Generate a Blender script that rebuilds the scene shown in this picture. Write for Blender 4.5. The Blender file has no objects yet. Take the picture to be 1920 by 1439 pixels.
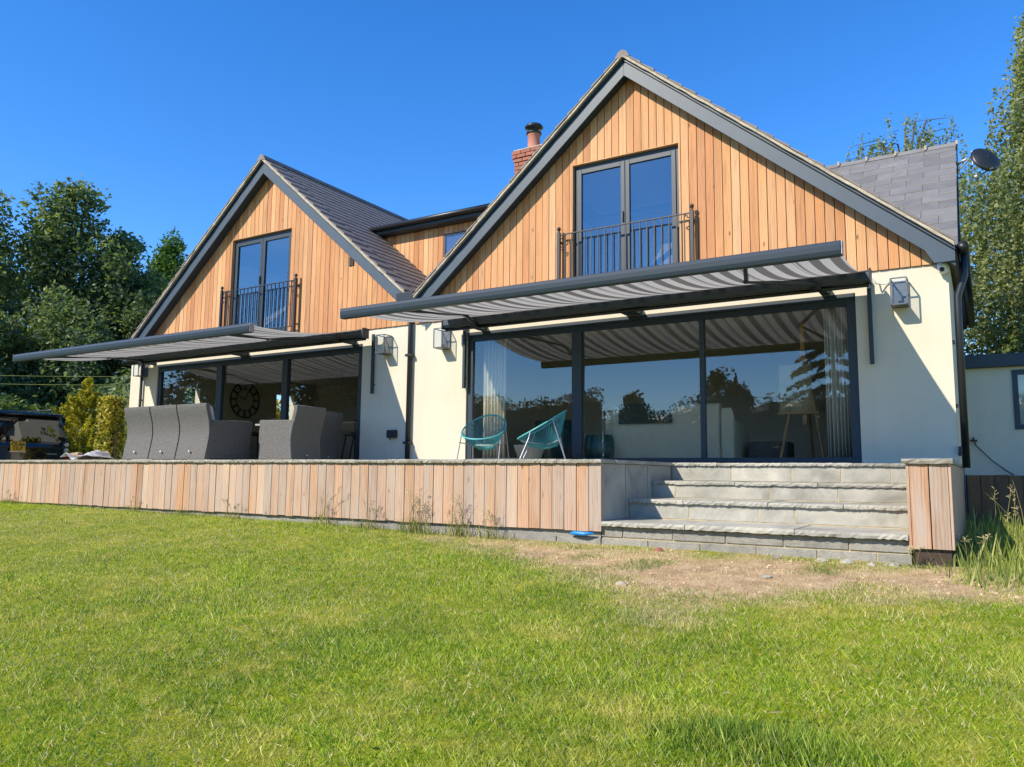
import bpy, bmesh, math, random
import numpy as np
from mathutils import Vector, Matrix
random.seed(7); rng = np.random.default_rng(7)
S = bpy.context.scene
COL = S.collection
R = math.radians

# ------------------------------------------------------------------ camera, sky, sun, exposure
def make_camera():
    cd = bpy.data.cameras.new('camera'); co = bpy.data.objects.new('camera', cd); COL.objects.link(co)
    yaw, pitch, roll = 0.5483, 0.1156, 0.0099
    cy, sy, cp, sp = math.cos(yaw), math.sin(yaw), math.cos(pitch), math.sin(pitch)
    f = Vector((-sy*cp, cy*cp, sp)); r = Vector((cy, sy, 0)); u = r.cross(f)
    c, s = math.cos(roll), math.sin(roll)
    r2 = c*r + s*u; u2 = -s*r + c*u
    m = Matrix((r2, u2, -f)).transposed().to_4x4(); m.translation = Vector((9.0614, -11.4423, -0.1803))
    co.matrix_world = m
    cd.sensor_width = 36; cd.lens = 1455.9/1920*36; cd.clip_start = 0.05; cd.clip_end = 3000
    S.camera = co
make_camera()

SUN = Vector((-0.5, -1.0, 0.87)).normalized()          # towards the sun
W = bpy.data.worlds.new('World'); S.world = W; W.use_nodes = True
wn, wl = W.node_tree.nodes, W.node_tree.links
sky = wn.new('ShaderNodeTexSky'); sky.sky_type = 'NISHITA'; sky.sun_disc = False
sky.sun_elevation = math.asin(SUN.z); sky.sun_rotation = math.atan2(SUN.x, SUN.y)
sky.altitude = 0; sky.air_density = 1.0; sky.dust_density = 0.0; sky.ozone_density = 5.0
hs = wn.new('ShaderNodeHueSaturation'); hs.inputs['Saturation'].default_value = 1.27; hs.inputs['Hue'].default_value = 0.508
bg = wn['Background']; bg.inputs['Strength'].default_value = 0.125
wl.new(sky.outputs[0], hs.inputs['Color']); wl.new(hs.outputs[0], bg.inputs['Color'])

sd = bpy.data.lights.new('sun', 'SUN'); sd.energy = 3.3; sd.angle = R(0.5); sd.color = (1.0, 0.90, 0.74)
so = bpy.data.objects.new('sun', sd); COL.objects.link(so); so.location = (-30, -30, 60)
so.rotation_euler = (-SUN).to_track_quat('-Z', 'Y').to_euler()
S.view_settings.view_transform = 'Standard'; S.view_settings.look = 'None'
S.view_settings.gamma = 1; S.view_settings.use_curve_mapping = False
S.view_settings.exposure = 1.05
S.cycles.max_bounces = 8; S.cycles.transparent_max_bounces = 12

# ------------------------------------------------------------------ materials
def nt(name):
    m = bpy.data.materials.new(name); m.use_nodes = True
    n = m.node_tree.nodes; return m, n, m.node_tree.links, n['Principled BSDF']
def ramp(n, stops, interp='LINEAR'):
    r = n.new('ShaderNodeValToRGB'); r.color_ramp.interpolation = interp
    e = r.color_ramp.elements
    while len(e) < len(stops): e.new(0.5)
    for k, (p, c) in enumerate(stops):
        e[k].position = p; e[k].color = (*c, 1)
    return r
def noise(n, scale, detail=4, rough=0.55, dim='3D'):
    t = n.new('ShaderNodeTexNoise'); t.noise_dimensions = dim
    t.inputs['Scale'].default_value = scale; t.inputs['Detail'].default_value = detail; t.inputs['Roughness'].default_value = rough
    return t
def coords(n, l, scale=(1, 1, 1), kind='Object', jitter=False):
    tc = n.new('ShaderNodeTexCoord'); mp = n.new('ShaderNodeMapping'); mp.inputs['Scale'].default_value = scale
    l.new(tc.outputs[kind], mp.inputs['Vector'])
    if jitter:
        oi = n.new('ShaderNodeObjectInfo'); mu = n.new('ShaderNodeMath'); mu.operation = 'MULTIPLY'; mu.inputs[1].default_value = 37.0
        l.new(oi.outputs['Random'], mu.inputs[0])
        cb = n.new('ShaderNodeCombineXYZ')
        for k in range(3): l.new(mu.outputs[0], cb.inputs[k])
        l.new(cb.outputs[0], mp.inputs['Location'])
    return mp
def bump(n, l, b, src, strength=0.3, dist=0.01):
    bp = n.new('ShaderNodeBump'); bp.inputs['Strength'].default_value = strength; bp.inputs['Distance'].default_value = dist
    l.new(src, bp.inputs['Height']); l.new(bp.outputs[0], b.inputs['Normal'])
def mixc(n, l, fac, a, b, mode='MIX'):
    m = n.new('ShaderNodeMix'); m.data_type = 'RGBA'; m.blend_type = mode
    for sock, v in ((m.inputs[0], fac), (m.inputs[6], a), (m.inputs[7], b)):
        if isinstance(v, (int, float)): sock.default_value = v
        elif isinstance(v, tuple): sock.default_value = (*v, 1)
        else: l.new(v, sock)
    return m.outputs[2]
def simple(name, col, rough=0.6, metal=0.0, var=0.0, scale=6, bmp=0.0, bscale=60, dist=0.004):
    m, n, l, b = nt(name)
    b.inputs['Base Color'].default_value = (*col, 1); b.inputs['Roughness'].default_value = rough; b.inputs['Metallic'].default_value = metal
    mp = coords(n, l)
    if var:
        t = noise(n, scale, 6); l.new(mp.outputs[0], t.inputs['Vector'])
        r = ramp(n, [(0.25, tuple(c*(1-var) for c in col)), (0.75, tuple(min(1, c*(1+var)) for c in col))])
        l.new(t.outputs['Fac'], r.inputs[0]); l.new(r.outputs[0], b.inputs['Base Color'])
    if bmp:
        t2 = noise(n, bscale, 3); l.new(mp.outputs[0], t2.inputs['Vector']); bump(n, l, b, t2.outputs['Fac'], bmp, dist)
    return m
def wood(name, tones, grain=(30, 30, 1.2), weather=None, rough=0.7, knots=True, rings=16.0, figure=0.45):
    """boards: tone from the object's own random, grain along Z, sparse knots, optional silver weathering"""
    m, n, l, b = nt(name); b.inputs['Roughness'].default_value = rough
    oi = n.new('ShaderNodeObjectInfo')
    k = len(tones); r = ramp(n, [(i/(k-1), c) for i, c in enumerate(tones)]); l.new(oi.outputs['Random'], r.inputs[0])
    mp = coords(n, l, grain, jitter=True)
    t = noise(n, 1.0, 6, 0.65); t.inputs['Distortion'].default_value = 0.8; l.new(mp.outputs[0], t.inputs['Vector'])
    g = ramp(n, [(0.3, (0.62, 0.55, 0.5)), (0.5, (1, 1, 1)), (0.72, (0.8, 0.74, 0.68))]); l.new(t.outputs['Fac'], g.inputs[0])
    c = mixc(n, l, 0.8, r.outputs[0], g.outputs[0], 'MULTIPLY')
    mpw = coords(n, l, (1, 1, 0.10), jitter=True); wv = n.new('ShaderNodeTexWave'); wv.wave_type = 'RINGS'; wv.rings_direction = 'Z'; wv.inputs['Scale'].default_value = rings; wv.inputs['Distortion'].default_value = 5.0; wv.inputs['Detail'].default_value = 3.0; wv.inputs['Detail Scale'].default_value = 1.4
    l.new(mpw.outputs[0], wv.inputs['Vector']); wr_ = ramp(n, [(0.0, (0.74, 0.66, 0.60)), (0.45, (1.0, 1.0, 1.0)), (1.0, (1.06, 1.05, 1.04))]); l.new(wv.outputs['Fac'], wr_.inputs[0])
    c = mixc(n, l, figure, c, wr_.outputs[0], 'MULTIPLY')
    mp2 = coords(n, l, (2.2, 2.2, 0.5), jitter=True)
    t2 = noise(n, 1.0, 3); l.new(mp2.outputs[0], t2.inputs['Vector'])
    g2 = ramp(n, [(0.3, (0.8, 0.78, 0.76)), (0.65, (1.08, 1.04, 1.0))]); l.new(t2.outputs['Fac'], g2.inputs[0])
    c = mixc(n, l, 0.8, c, g2.outputs[0], 'MULTIPLY')
    if knots:
        mp3 = coords(n, l, (5, 5, 1.9), jitter=True)
        v = n.new('ShaderNodeTexVoronoi'); v.inputs['Scale'].default_value = 1.0; l.new(mp3.outputs[0], v.inputs['Vector'])
        kr = ramp(n, [(0.035, (1, 1, 1)), (0.10, (0, 0, 0))]); l.new(v.outputs['Distance'], kr.inputs[0])
        c = mixc(n, l, kr.outputs[0], c, (0.16, 0.065, 0.025))
    if weather:
        mp4 = coords(n, l, (9, 9, 0.9), jitter=True)
        t4 = noise(n, 1.0, 5, 0.6); l.new(mp4.outputs[0], t4.inputs['Vector'])
        wr = ramp(n, [(0.42, (0, 0, 0)), (0.7, (0.8, 0.8, 0.8))]); l.new(t4.outputs['Fac'], wr.inputs[0])
        c = mixc(n, l, wr.outputs[0], c, weather)
    l.new(c, b.inputs['Base Color']); bump(n, l, b, t.outputs['Fac'], 0.35, 0.004)
    return m
def stone(name, c1, c2, c3, scale=3.0, bmp=0.5, bscale=22, rough=0.85):
    m, n, l, b = nt(name); b.inputs['Roughness'].default_value = rough
    mp = coords(n, l, jitter=True)
    t = noise(n, scale, 8, 0.62); t.inputs['Distortion'].default_value = 0.6; l.new(mp.outputs[0], t.inputs['Vector'])
    r = ramp(n, [(0.3, c1), (0.5, c2), (0.7, c3)]); l.new(t.outputs['Fac'], r.inputs[0])
    oi = n.new('ShaderNodeObjectInfo'); rr = ramp(n, [(0, (0.86, 0.86, 0.84)), (1, (1.08, 1.07, 1.05))]); l.new(oi.outputs['Random'], rr.inputs[0])
    c = mixc(n, l, 1.0, r.outputs[0], rr.outputs[0], 'MULTIPLY'); l.new(c, b.inputs['Base Color'])
    t2 = noise(n, bscale, 6, 0.6); l.new(mp.outputs[0], t2.inputs['Vector']); bump(n, l, b, t2.outputs['Fac'], bmp, 0.012)
    return m
def glass_mat(name, tint, reflect):
    m, n, l, b = nt(name); n.remove(b)
    tr = n.new('ShaderNodeBsdfTransparent'); tr.inputs[0].default_value = (*tint, 1)
    gl = n.new('ShaderNodeBsdfGlossy'); gl.inputs['Roughness'].default_value = 0.0; gl.inputs['Color'].default_value = (0.93, 0.97, 1.0, 1)
    lw = n.new('ShaderNodeLayerWeight'); lw.inputs['Blend'].default_value = 0.35
    mr = n.new('ShaderNodeMapRange'); mr.inputs['To Min'].default_value = reflect; mr.inputs['To Max'].default_value = 0.9
    l.new(lw.outputs['Fresnel'], mr.inputs['Value'])
    ge = n.new('ShaderNodeNewGeometry'); sb = n.new('ShaderNodeMath'); sb.operation = 'SUBTRACT'; sb.inputs[0].default_value = 1.0; l.new(ge.outputs['Backfacing'], sb.inputs[1])
    fm = n.new('ShaderNodeMath'); fm.operation = 'MULTIPLY'; l.new(mr.outputs[0], fm.inputs[0]); l.new(sb.outputs[0], fm.inputs[1])
    t = noise(n, 0.7, 2); mp = coords(n, l); l.new(mp.outputs[0], t.inputs['Vector'])
    bp = n.new('ShaderNodeBump'); bp.inputs['Strength'].default_value = 0.02; bp.inputs['Distance'].default_value = 0.02
    l.new(t.outputs['Fac'], bp.inputs['Height']); l.new(bp.outputs[0], gl.inputs['Normal'])
    mx = n.new('ShaderNodeMixShader'); l.new(fm.outputs[0], mx.inputs[0]); l.new(tr.outputs[0], mx.inputs[1]); l.new(gl.outputs[0], mx.inputs[2])
    l.new(mx.outputs[0], n['Material Output'].inputs[0])
    return m
def leaf_mat(name, dark, mid, light, transl=0.35, nscale=0.35, rough=0.55, up=0.0, dry=None):
    m, n, l, b = nt(name); n.remove(b)
    ge = n.new('ShaderNodeNewGeometry')
    r = ramp(n, [(0.0, dark), (0.55, mid), (1.0, light)]); l.new(ge.outputs['Random Per Island'], r.inputs[0])
    t = noise(n, nscale, 3); l.new(ge.outputs['Position'], t.inputs['Vector'])
    r2 = ramp(n, [(0.35, (0.7, 0.75, 0.8)), (0.65, (1.15, 1.1, 0.95))]); l.new(t.outputs['Fac'], r2.inputs[0])
    c = mixc(n, l, 1.0, r.outputs[0], r2.outputs[0], 'MULTIPLY')
    if dry:
        t3 = noise(n, 1.25, 5, 0.65); l.new(ge.outputs['Position'], t3.inputs['Vector']); r3 = ramp(n, [(0.50, (0, 0, 0)), (0.72, (0.85, 0.85, 0.85))]); l.new(t3.outputs['Fac'], r3.inputs[0]); c = mixc(n, l, r3.outputs[0], c, dry)
    d = n.new('ShaderNodeBsdfPrincipled'); d.inputs['Roughness'].default_value = rough; d.inputs['Specular IOR Level'].default_value = 0.35
    l.new(c, d.inputs['Base Color'])
    if up:      # blade shading normals bent skyward, so they look brighter than their real facing gives
        vm = n.new('ShaderNodeVectorMath'); vm.operation = 'MULTIPLY_ADD'; vm.inputs[1].default_value = (1-up, 1-up, 1-up); vm.inputs[2].default_value = (0, 0, up); l.new(ge.outputs['Normal'], vm.inputs[0])
        vn = n.new('ShaderNodeVectorMath'); vn.operation = 'NORMALIZE'; l.new(vm.outputs[0], vn.inputs[0]); l.new(vn.outputs[0], d.inputs['Normal'])
    tl = n.new('ShaderNodeBsdfTranslucent'); c2 = mixc(n, l, 1.0, c, (1.2, 1.3, 0.6), 'MULTIPLY'); l.new(c2, tl.inputs[0])
    mx = n.new('ShaderNodeMixShader'); mx.inputs[0].default_value = transl
    l.new(d.outputs[0], mx.inputs[1]); l.new(tl.outputs[0], mx.inputs[2]); l.new(mx.outputs[0], n['Material Output'].inputs[0])
    return m

M = {}
def render_mat():
    m, n, l, b = nt('cream render'); b.inputs['Roughness'].default_value = 0.92
    t = noise(n, 1.3, 7, 0.6); mp = coords(n, l); l.new(mp.outputs[0], t.inputs['Vector']); r = ramp(n, [(0.3, (0.565, 0.52, 0.405)), (0.7, (0.62, 0.57, 0.455))]); l.new(t.outputs['Fac'], r.inputs[0])
    st = noise(n, 1.0, 6, 0.65); mp2 = coords(n, l, (7, 7, 0.45)); l.new(mp2.outputs[0], st.inputs['Vector']); r2 = ramp(n, [(0.30, (0.88, 0.87, 0.84)), (0.52, (1, 1, 1))]); l.new(st.outputs['Fac'], r2.inputs[0])
    l.new(mixc(n, l, 0.35, r.outputs[0], r2.outputs[0], 'MULTIPLY'), b.inputs['Base Color'])
    g_ = noise(n, 160, 4, 0.7); l.new(mp.outputs[0], g_.inputs['Vector']); bump(n, l, b, g_.outputs['Fac'], 0.5, 0.004)
    return m
M['render'] = render_mat()
M['cedar'] = wood('cedar cladding', [(0.494, 0.234, 0.0873), (0.597, 0.329, 0.145), (0.525, 0.253, 0.097), (0.628, 0.368, 0.175), (0.443, 0.186, 0.0679), (0.577, 0.301, 0.118), (0.659, 0.401, 0.199), (0.546, 0.263, 0.0989), (0.474, 0.205, 0.0757), (0.608, 0.339, 0.15)], (16, 16, 0.8), figure=0.6)
M['plank'] = wood('weathered cedar planks', [(0.50, 0.32, 0.20), (0.54, 0.385, 0.27), (0.40, 0.30, 0.23), (0.55, 0.34, 0.205), (0.38, 0.235, 0.15), (0.58, 0.43, 0.30), (0.44, 0.31, 0.22), (0.54, 0.30, 0.145), (0.40, 0.325, 0.26), (0.53, 0.355, 0.25), (0.34, 0.26, 0.20)], (28, 28, 1.6), weather=(0.40, 0.345, 0.29), rings=13.0, figure=0.75)
M['fence'] = wood('dark stained fence', [(0.15, 0.075, 0.035), (0.20, 0.11, 0.05), (0.12, 0.07, 0.04)], (18, 18, 1))
M['backing'] = simple('cedar groove', (0.085, 0.042, 0.020), 0.9)
M['frame'] = simple('anthracite frame', (0.018, 0.032, 0.046), 0.48, bmp=0.03, bscale=90)
M['fascia'] = simple('grey painted fascia', (0.036, 0.060, 0.085), 0.5, var=0.10, scale=4, bmp=0.05, bscale=60)
M['black'] = simple('black plastic', (0.012, 0.014, 0.016), 0.4)
M['iron'] = simple('black iron', (0.014, 0.014, 0.016), 0.45, bmp=0.1, bscale=80)
M['tile'] = simple('brown concrete tile', (0.165, 0.142, 0.126), 0.7, var=0.25, scale=7, bmp=0.3, bscale=70)
M['slate'] = stone('grey roof slate', (0.14, 0.138, 0.138), (0.17, 0.166, 0.166), (0.20, 0.196, 0.194), 2.5, 0.25, 30, 0.6)
M['mortar'] = simple('verge mortar', (0.391, 0.34, 0.255), 0.95, var=0.25, scale=14, bmp=0.6, bscale=40, dist=0.01)
M['brick'] = stone('red brick', (0.27, 0.085, 0.05), (0.33, 0.12, 0.075), (0.24, 0.10, 0.075), 8, 0.5, 50)
M['clay'] = simple('terracotta', (0.42, 0.17, 0.115), 0.8, var=0.15)
M['galv'] = simple('galvanised steel', (0.36, 0.38, 0.40), 0.42, 0.75, var=0.15, scale=25)
M['lamp'] = simple('dark zinc lantern', (0.11, 0.12, 0.13), 0.45, 0.5, var=0.2, scale=25)
M['chrome'] = simple('bright steel', (0.62, 0.63, 0.64), 0.3, 0.85)
M['white'] = simple('white plastic', (0.72, 0.72, 0.70), 0.5)
M['clod'] = simple('soil clods', (0.46, 0.33, 0.20), 0.95, var=0.45, scale=9)
M['slab'] = stone('grey sandstone', (0.205, 0.20, 0.172), (0.35, 0.345, 0.30), (0.465, 0.445, 0.375), 1.7, 0.6, 14)
M['coping'] = stone('weathered coping stone', (0.204, 0.196, 0.162), (0.306, 0.293, 0.246), (0.391, 0.365, 0.306), 5, 0.9, 20)
M['block'] = stone('concrete block', (0.216, 0.211, 0.189), (0.288, 0.279, 0.252), (0.342, 0.329, 0.288), 9, 1.0, 70, 0.95)
M['ymortar'] = simple('sandy mortar', (0.442, 0.365, 0.212), 0.95, var=0.25, scale=12, bmp=0.5, bscale=60)
M['rattan'] = None; M['cushion'] = simple('grey cushion', (0.40, 0.40, 0.39), 0.95, var=0.06, scale=30, bmp=0.15, bscale=300, dist=0.002)
M['teal'] = simple('teal plastic cord', (0.035, 0.235, 0.27), 0.45, var=0.12, scale=8)
M['tealrim'] = simple('teal rim', (0.075, 0.36, 0.37), 0.4)
M['pot'] = stone('pale planter', (0.34, 0.31, 0.25), (0.40, 0.37, 0.31), (0.46, 0.42, 0.34), 5, 0.3, 30)
M['blue'] = simple('blue plastic', (0.01, 0.22, 0.62), 0.4)
M['beige'] = simple('beige plaster', (0.66, 0.60, 0.52), 0.9)
M['floor'] = simple('oak floor', (0.22, 0.14, 0.08), 0.5, var=0.2)
M['carpet'] = simple('dark fabric', (0.09, 0.08, 0.07), 0.95)
M['curtain'] = simple('oatmeal curtain', (0.62, 0.58, 0.50), 0.95, var=0.05, scale=40)
M['sofa'] = simple('cream upholstery', (0.56, 0.52, 0.40), 0.95, var=0.05, bmp=0.2, bscale=200)
M['darkwood'] = simple('dark wood', (0.05, 0.03, 0.02), 0.5)
M['easelwood'] = simple('beech wood', (0.42, 0.25, 0.11), 0.6, var=0.1)
M['canvas'] = simple('painted canvas', (0.30, 0.25, 0.15), 0.9, var=0.3, scale=5)
M['pouf'] = simple('dark teal glaze', (0.02, 0.07, 0.075), 0.25)
M['throw'] = simple('green grey throw', (0.05, 0.065, 0.05), 0.95, var=0.2)
M['carpaint'] = simple('black car paint', (0.006, 0.008, 0.012), 0.12); 
M['carpaint'].node_tree.nodes['Principled BSDF'].inputs['Coat Weight'].default_value = 1.0
M['tyre'] = simple('rubber', (0.015, 0.015, 0.015), 0.85)
M['lens'] = simple('clear lamp lens', (0.45, 0.45, 0.45), 0.15, 0.3)
M['redlens'] = simple('red lamp lens', (0.30, 0.015, 0.02), 0.2)
M['plate'] = simple('yellow number plate', (0.78, 0.42, 0.02), 0.4)
M['bark'] = simple('bark', (0.10, 0.08, 0.06), 0.95, var=0.4, scale=9, bmp=0.8, bscale=25, dist=0.03)
M['birchbark'] = simple('birch bark', (0.38, 0.36, 0.33), 0.8, var=0.6, scale=6)
M['tarp'] = simple('grey sheet', (0.48, 0.48, 0.50), 0.6, var=0.2)
M['log'] = simple('cut log', (0.34, 0.24, 0.14), 0.9, var=0.3)
M['glass'] = glass_mat('window glass', (0.93, 0.95, 0.94), 0.07)
M['upglass'] = glass_mat('bedroom window glass', (0.86, 0.89, 0.90), 0.20)
M['clear'] = glass_mat('clear lantern glass', (0.97, 0.98, 0.98), 0.0)
M['carglass'] = glass_mat('dark car glass', (0.10, 0.11, 0.12), 0.12)
M['leafdark'] = leaf_mat('dark broad leaves', (0.055, 0.095, 0.052), (0.135, 0.195, 0.085), (0.29, 0.34, 0.16), 0.4)
M['leafbright'] = leaf_mat('ash leaves', (0.04, 0.09, 0.022), (0.075, 0.15, 0.035), (0.13, 0.21, 0.05))
M['leafbirch'] = leaf_mat('birch leaves', (0.11, 0.14, 0.06), (0.24, 0.28, 0.11), (0.43, 0.45, 0.22), 0.45, 0.6)
M['leafhedge'] = leaf_mat('hedge leaves', (0.045, 0.085, 0.02), (0.09, 0.15, 0.035), (0.16, 0.22, 0.06), 0.4, 1.0)
M['leafgold'] = leaf_mat('golden needles', (0.16, 0.17, 0.012), (0.42, 0.38, 0.02), (0.66, 0.54, 0.05), 0.4, 1.5)
M['leafvar'] = leaf_mat('variegated leaves', (0.10, 0.14, 0.02), (0.44, 0.39, 0.05), (0.66, 0.56, 0.17), 0.3, 2.0)
M['leafcon'] = leaf_mat('conifer needles', (0.012, 0.025, 0.014), (0.025, 0.045, 0.022), (0.045, 0.07, 0.035), 0.15)
M['blade'] = leaf_mat('lawn blades', (0.06, 0.15, 0.004), (0.245, 0.385, 0.009), (0.52, 0.60, 0.075), 0.42, 0.9, 0.45, 0.40, dry=(0.60, 0.50, 0.13))
M['bladetall'] = leaf_mat('lush grass blades', (0.06, 0.135, 0.006), (0.15, 0.26, 0.012), (0.32, 0.40, 0.06), 0.4, 2.0, 0.5, 0.3)
M['bladelong'] = leaf_mat('long grass blades', (0.10, 0.16, 0.015), (0.24, 0.30, 0.045), (0.46, 0.46, 0.15), 0.4, 2.0, 0.5, 0.3)
M['straw'] = leaf_mat('dry grass', (0.40, 0.31, 0.15), (0.64, 0.53, 0.30), (0.82, 0.73, 0.48), 0.25, 2.0, 0.8, 0.6)
M['weed'] = leaf_mat('weed stems', (0.12, 0.15, 0.03), (0.24, 0.27, 0.07), (0.44, 0.38, 0.16), 0.35, 2.0, 0.7, 0.3)

def rattan_mat():
    m, n, l, b = nt('woven rattan'); b.inputs['Roughness'].default_value = 0.62
    mp = coords(n, l)
    w1 = n.new('ShaderNodeTexWave'); w1.wave_type = 'BANDS'; w1.bands_direction = 'Z'; w1.inputs['Scale'].default_value = 20; w1.inputs['Distortion'].default_value = 1.2; w1.inputs['Detail Scale'].default_value = 3
    w2 = n.new('ShaderNodeTexWave'); w2.wave_type = 'BANDS'; w2.bands_direction = 'DIAGONAL'; w2.inputs['Scale'].default_value = 13; w2.inputs['Distortion'].default_value = 1.0
    l.new(mp.outputs[0], w1.inputs['Vector']); l.new(mp.outputs[0], w2.inputs['Vector'])
    t = noise(n, 38, 4, 0.7); l.new(mp.outputs[0], t.inputs['Vector'])
    mu = n.new('ShaderNodeMath'); mu.operation = 'MULTIPLY'; l.new(w1.outputs['Fac'], mu.inputs[0]); l.new(w2.outputs['Fac'], mu.inputs[1])
    ad = n.new('ShaderNodeMath'); ad.operation = 'MULTIPLY_ADD'; ad.inputs[1].default_value = 0.55; l.new(mu.outputs[0], ad.inputs[0]); sb = n.new('ShaderNodeMath'); sb.operation = 'MULTIPLY'; sb.inputs[1].default_value = 0.62; l.new(t.outputs['Fac'], sb.inputs[0]); l.new(sb.outputs[0], ad.inputs[2])
    r = ramp(n, [(0.18, (0.036, 0.034, 0.030)), (0.42, (0.105, 0.100, 0.090)), (0.75, (0.235, 0.225, 0.205))]); l.new(ad.outputs[0], r.inputs[0])
    l.new(r.outputs[0], b.inputs['Base Color']); bump(n, l, b, ad.outputs[0], 0.9, 0.010)
    return m
M['rattan'] = rattan_mat()

def stripe_mat():
    m, n, l, b = nt('striped awning cloth'); n.remove(b)
    tc = n.new('ShaderNodeTexCoord'); sp = n.new('ShaderNodeSeparateXYZ'); l.new(tc.outputs['Object'], sp.inputs[0])
    mu = n.new('ShaderNodeMath'); mu.operation = 'MULTIPLY'; mu.inputs[1].default_value = 1/0.62; l.new(sp.outputs[0], mu.inputs[0])
    fr = n.new('ShaderNodeMath'); fr.operation = 'FRACT'; l.new(mu.outputs[0], fr.inputs[0])
    D, L_, Md = (0.17, 0.165, 0.155), (0.55, 0.535, 0.51), (0.33, 0.32, 0.30)
    r = ramp(n, [(0, D), (0.18, L_), (0.36, D), (0.54, L_), (0.70, Md), (0.73, L_), (0.76, D), (0.79, Md), (0.82, L_)], 'CONSTANT'); l.new(fr.outputs[0], r.inputs[0])
    d = n.new('ShaderNodeBsdfDiffuse'); t = n.new('ShaderNodeBsdfTranslucent'); l.new(r.outputs[0], d.inputs[0]); l.new(r.outputs[0], t.inputs[0])
    mx = n.new('ShaderNodeMixShader'); mx.inputs[0].default_value = 0.42
    l.new(d.outputs[0], mx.inputs[1]); l.new(t.outputs[0], mx.inputs[2]); l.new(mx.outputs[0], n['Material Output'].inputs[0])
    return m
M['stripe'] = stripe_mat()

# ------------------------------------------------------------------ mesh helpers
ORG = {}
def rot2(p, a): c, s = math.cos(a), math.sin(a); return (p[0]*c - p[1]*s, p[0]*s + p[1]*c)
class MB:
    def __init__(s): s.v = []; s.f = []
    def add(s, vs, fs):
        k = len(s.v); s.v += [tuple(v) for v in vs]; s.f += [tuple(i + k for i in f) for f in fs]; return s
    def box(s, x0, x1, y0, y1, z0, z1):
        return s.add([(x0, y0, z0), (x1, y0, z0), (x1, y1, z0), (x0, y1, z0), (x0, y0, z1), (x1, y0, z1), (x1, y1, z1), (x0, y1, z1)],
                     [(0, 3, 2, 1), (4, 5, 6, 7), (0, 1, 5, 4), (1, 2, 6, 5), (2, 3, 7, 6), (3, 0, 4, 7)])
    def prism(s, poly, a0, a1, axis='Y'):
        """poly in the plane normal to the axis, extruded along it"""
        n = len(poly)
        def P(p, a): return (p[0], a, p[1]) if axis == 'Y' else ((a, p[0], p[1]) if axis == 'X' else (p[0], p[1], a))
        return s.add([P(p, a0) for p in poly] + [P(p, a1) for p in poly],
                     [tuple(range(n)), tuple(reversed(range(n, 2*n)))] + [(i, i + n, (i+1) % n + n, (i+1) % n) for i in range(n)])
    def tube(s, pts, r, n=8, cap=True):
        pts = [Vector(p) for p in pts]; rs = r if isinstance(r, (list, tuple)) else [r]*len(pts)
        k = len(s.v); ref = None
        for i, p in enumerate(pts):
            d = (pts[min(i+1, len(pts)-1)] - pts[max(i-1, 0)]).normalized()
            if ref is None: ref = Vector((0, 0, 1)) if abs(d.z) < 0.9 else Vector((1, 0, 0))
            u = d.cross(ref).normalized(); w = u.cross(d).normalized(); ref = w
            for j in range(n):
                a = 2*math.pi*j/n; q = p + rs[i]*(math.cos(a)*u + math.sin(a)*w); s.v.append(tuple(q))
        for i in range(len(pts)-1):
            for j in range(n):
                s.f.append((k+i*n+j, k+i*n+(j+1) % n, k+(i+1)*n+(j+1) % n, k+(i+1)*n+j))
        if cap:
            s.f.append(tuple(k+j for j in reversed(range(n)))); e = k+(len(pts)-1)*n; s.f.append(tuple(e+j for j in range(n)))
        return s
    def ring(s, pts, r, n=6):
        pts = [Vector(p) for p in pts]; k = len(s.v); m = len(pts)
        for i, p in enumerate(pts):
            d = (pts[(i+1) % m] - pts[i-1]).normalized(); ref = Vector((0, 0, 1)) if abs(d.z) < 0.95 else Vector((1, 0, 0))
            u = d.cross(ref).normalized(); w = u.cross(d).normalized()
            for j in range(n):
                a = 2*math.pi*j/n; s.v.append(tuple(p + r*(math.cos(a)*u + math.sin(a)*w)))
        for i in range(m):
            for j in range(n):
                s.f.append((k+i*n+j, k+i*n+(j+1) % n, k+((i+1) % m)*n+(j+1) % n, k+((i+1) % m)*n+j))
        return s
    def lathe(s, prof, c, n=20):
        k = len(s.v)
        for r, z in prof:
            for j in range(n):
                a = 2*math.pi*j/n; s.v.append((c[0]+r*math.cos(a), c[1]+r*math.sin(a), c[2]+z))
        for i in range(len(prof)-1):
            for j in range(n):
                s.f.append((k+i*n+j, k+i*n+(j+1) % n, k+(i+1)*n+(j+1) % n, k+(i+1)*n+j))
        s.f.append(tuple(k+j for j in reversed(range(n)))); e = k+(len(prof)-1)*n; s.f.append(tuple(e+j for j in range(n)))
        return s
    def ball(s, c, r, n=8, sz=1.0):
        prof = [(max(1e-4, r*math.sin(math.pi*i/n)), -r*sz*math.cos(math.pi*i/n)) for i in range(n+1)]
        return s.lathe(prof, c, n)
    def rough_slab(s, x0, x1, y0, y1, z0, z1, n=10, amp=0.012, rnd=random, side='y0'):
        """stone slab with a riven front edge"""
        xs = [x0 + (x1-x0)*i/n for i in range(n+1)]
        vs = []
        for i, x in enumerate(xs):
            j1, j2, j3 = (rnd.uniform(-amp, amp) for _ in range(3)); zz = rnd.uniform(-amp*0.5, amp*0.4)
            vs += [(x, y0 + abs(j1), z0 + j3*0.5), (x, y0 + j2*0.6, (z0+z1)/2), (x, y0 + abs(j3), z1 + zz*0.4), (x, y1, z1), (x, y1, z0)]
        fs = []
        for i in range(n):
            a, b = i*5, (i+1)*5
            for j in range(5): fs.append((a+j, b+j, b+(j+1) % 5, a+(j+1) % 5))
        fs += [(4, 3, 2, 1, 0), tuple(n*5+j for j in range(5))]
        return s.add(vs, fs)
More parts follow.
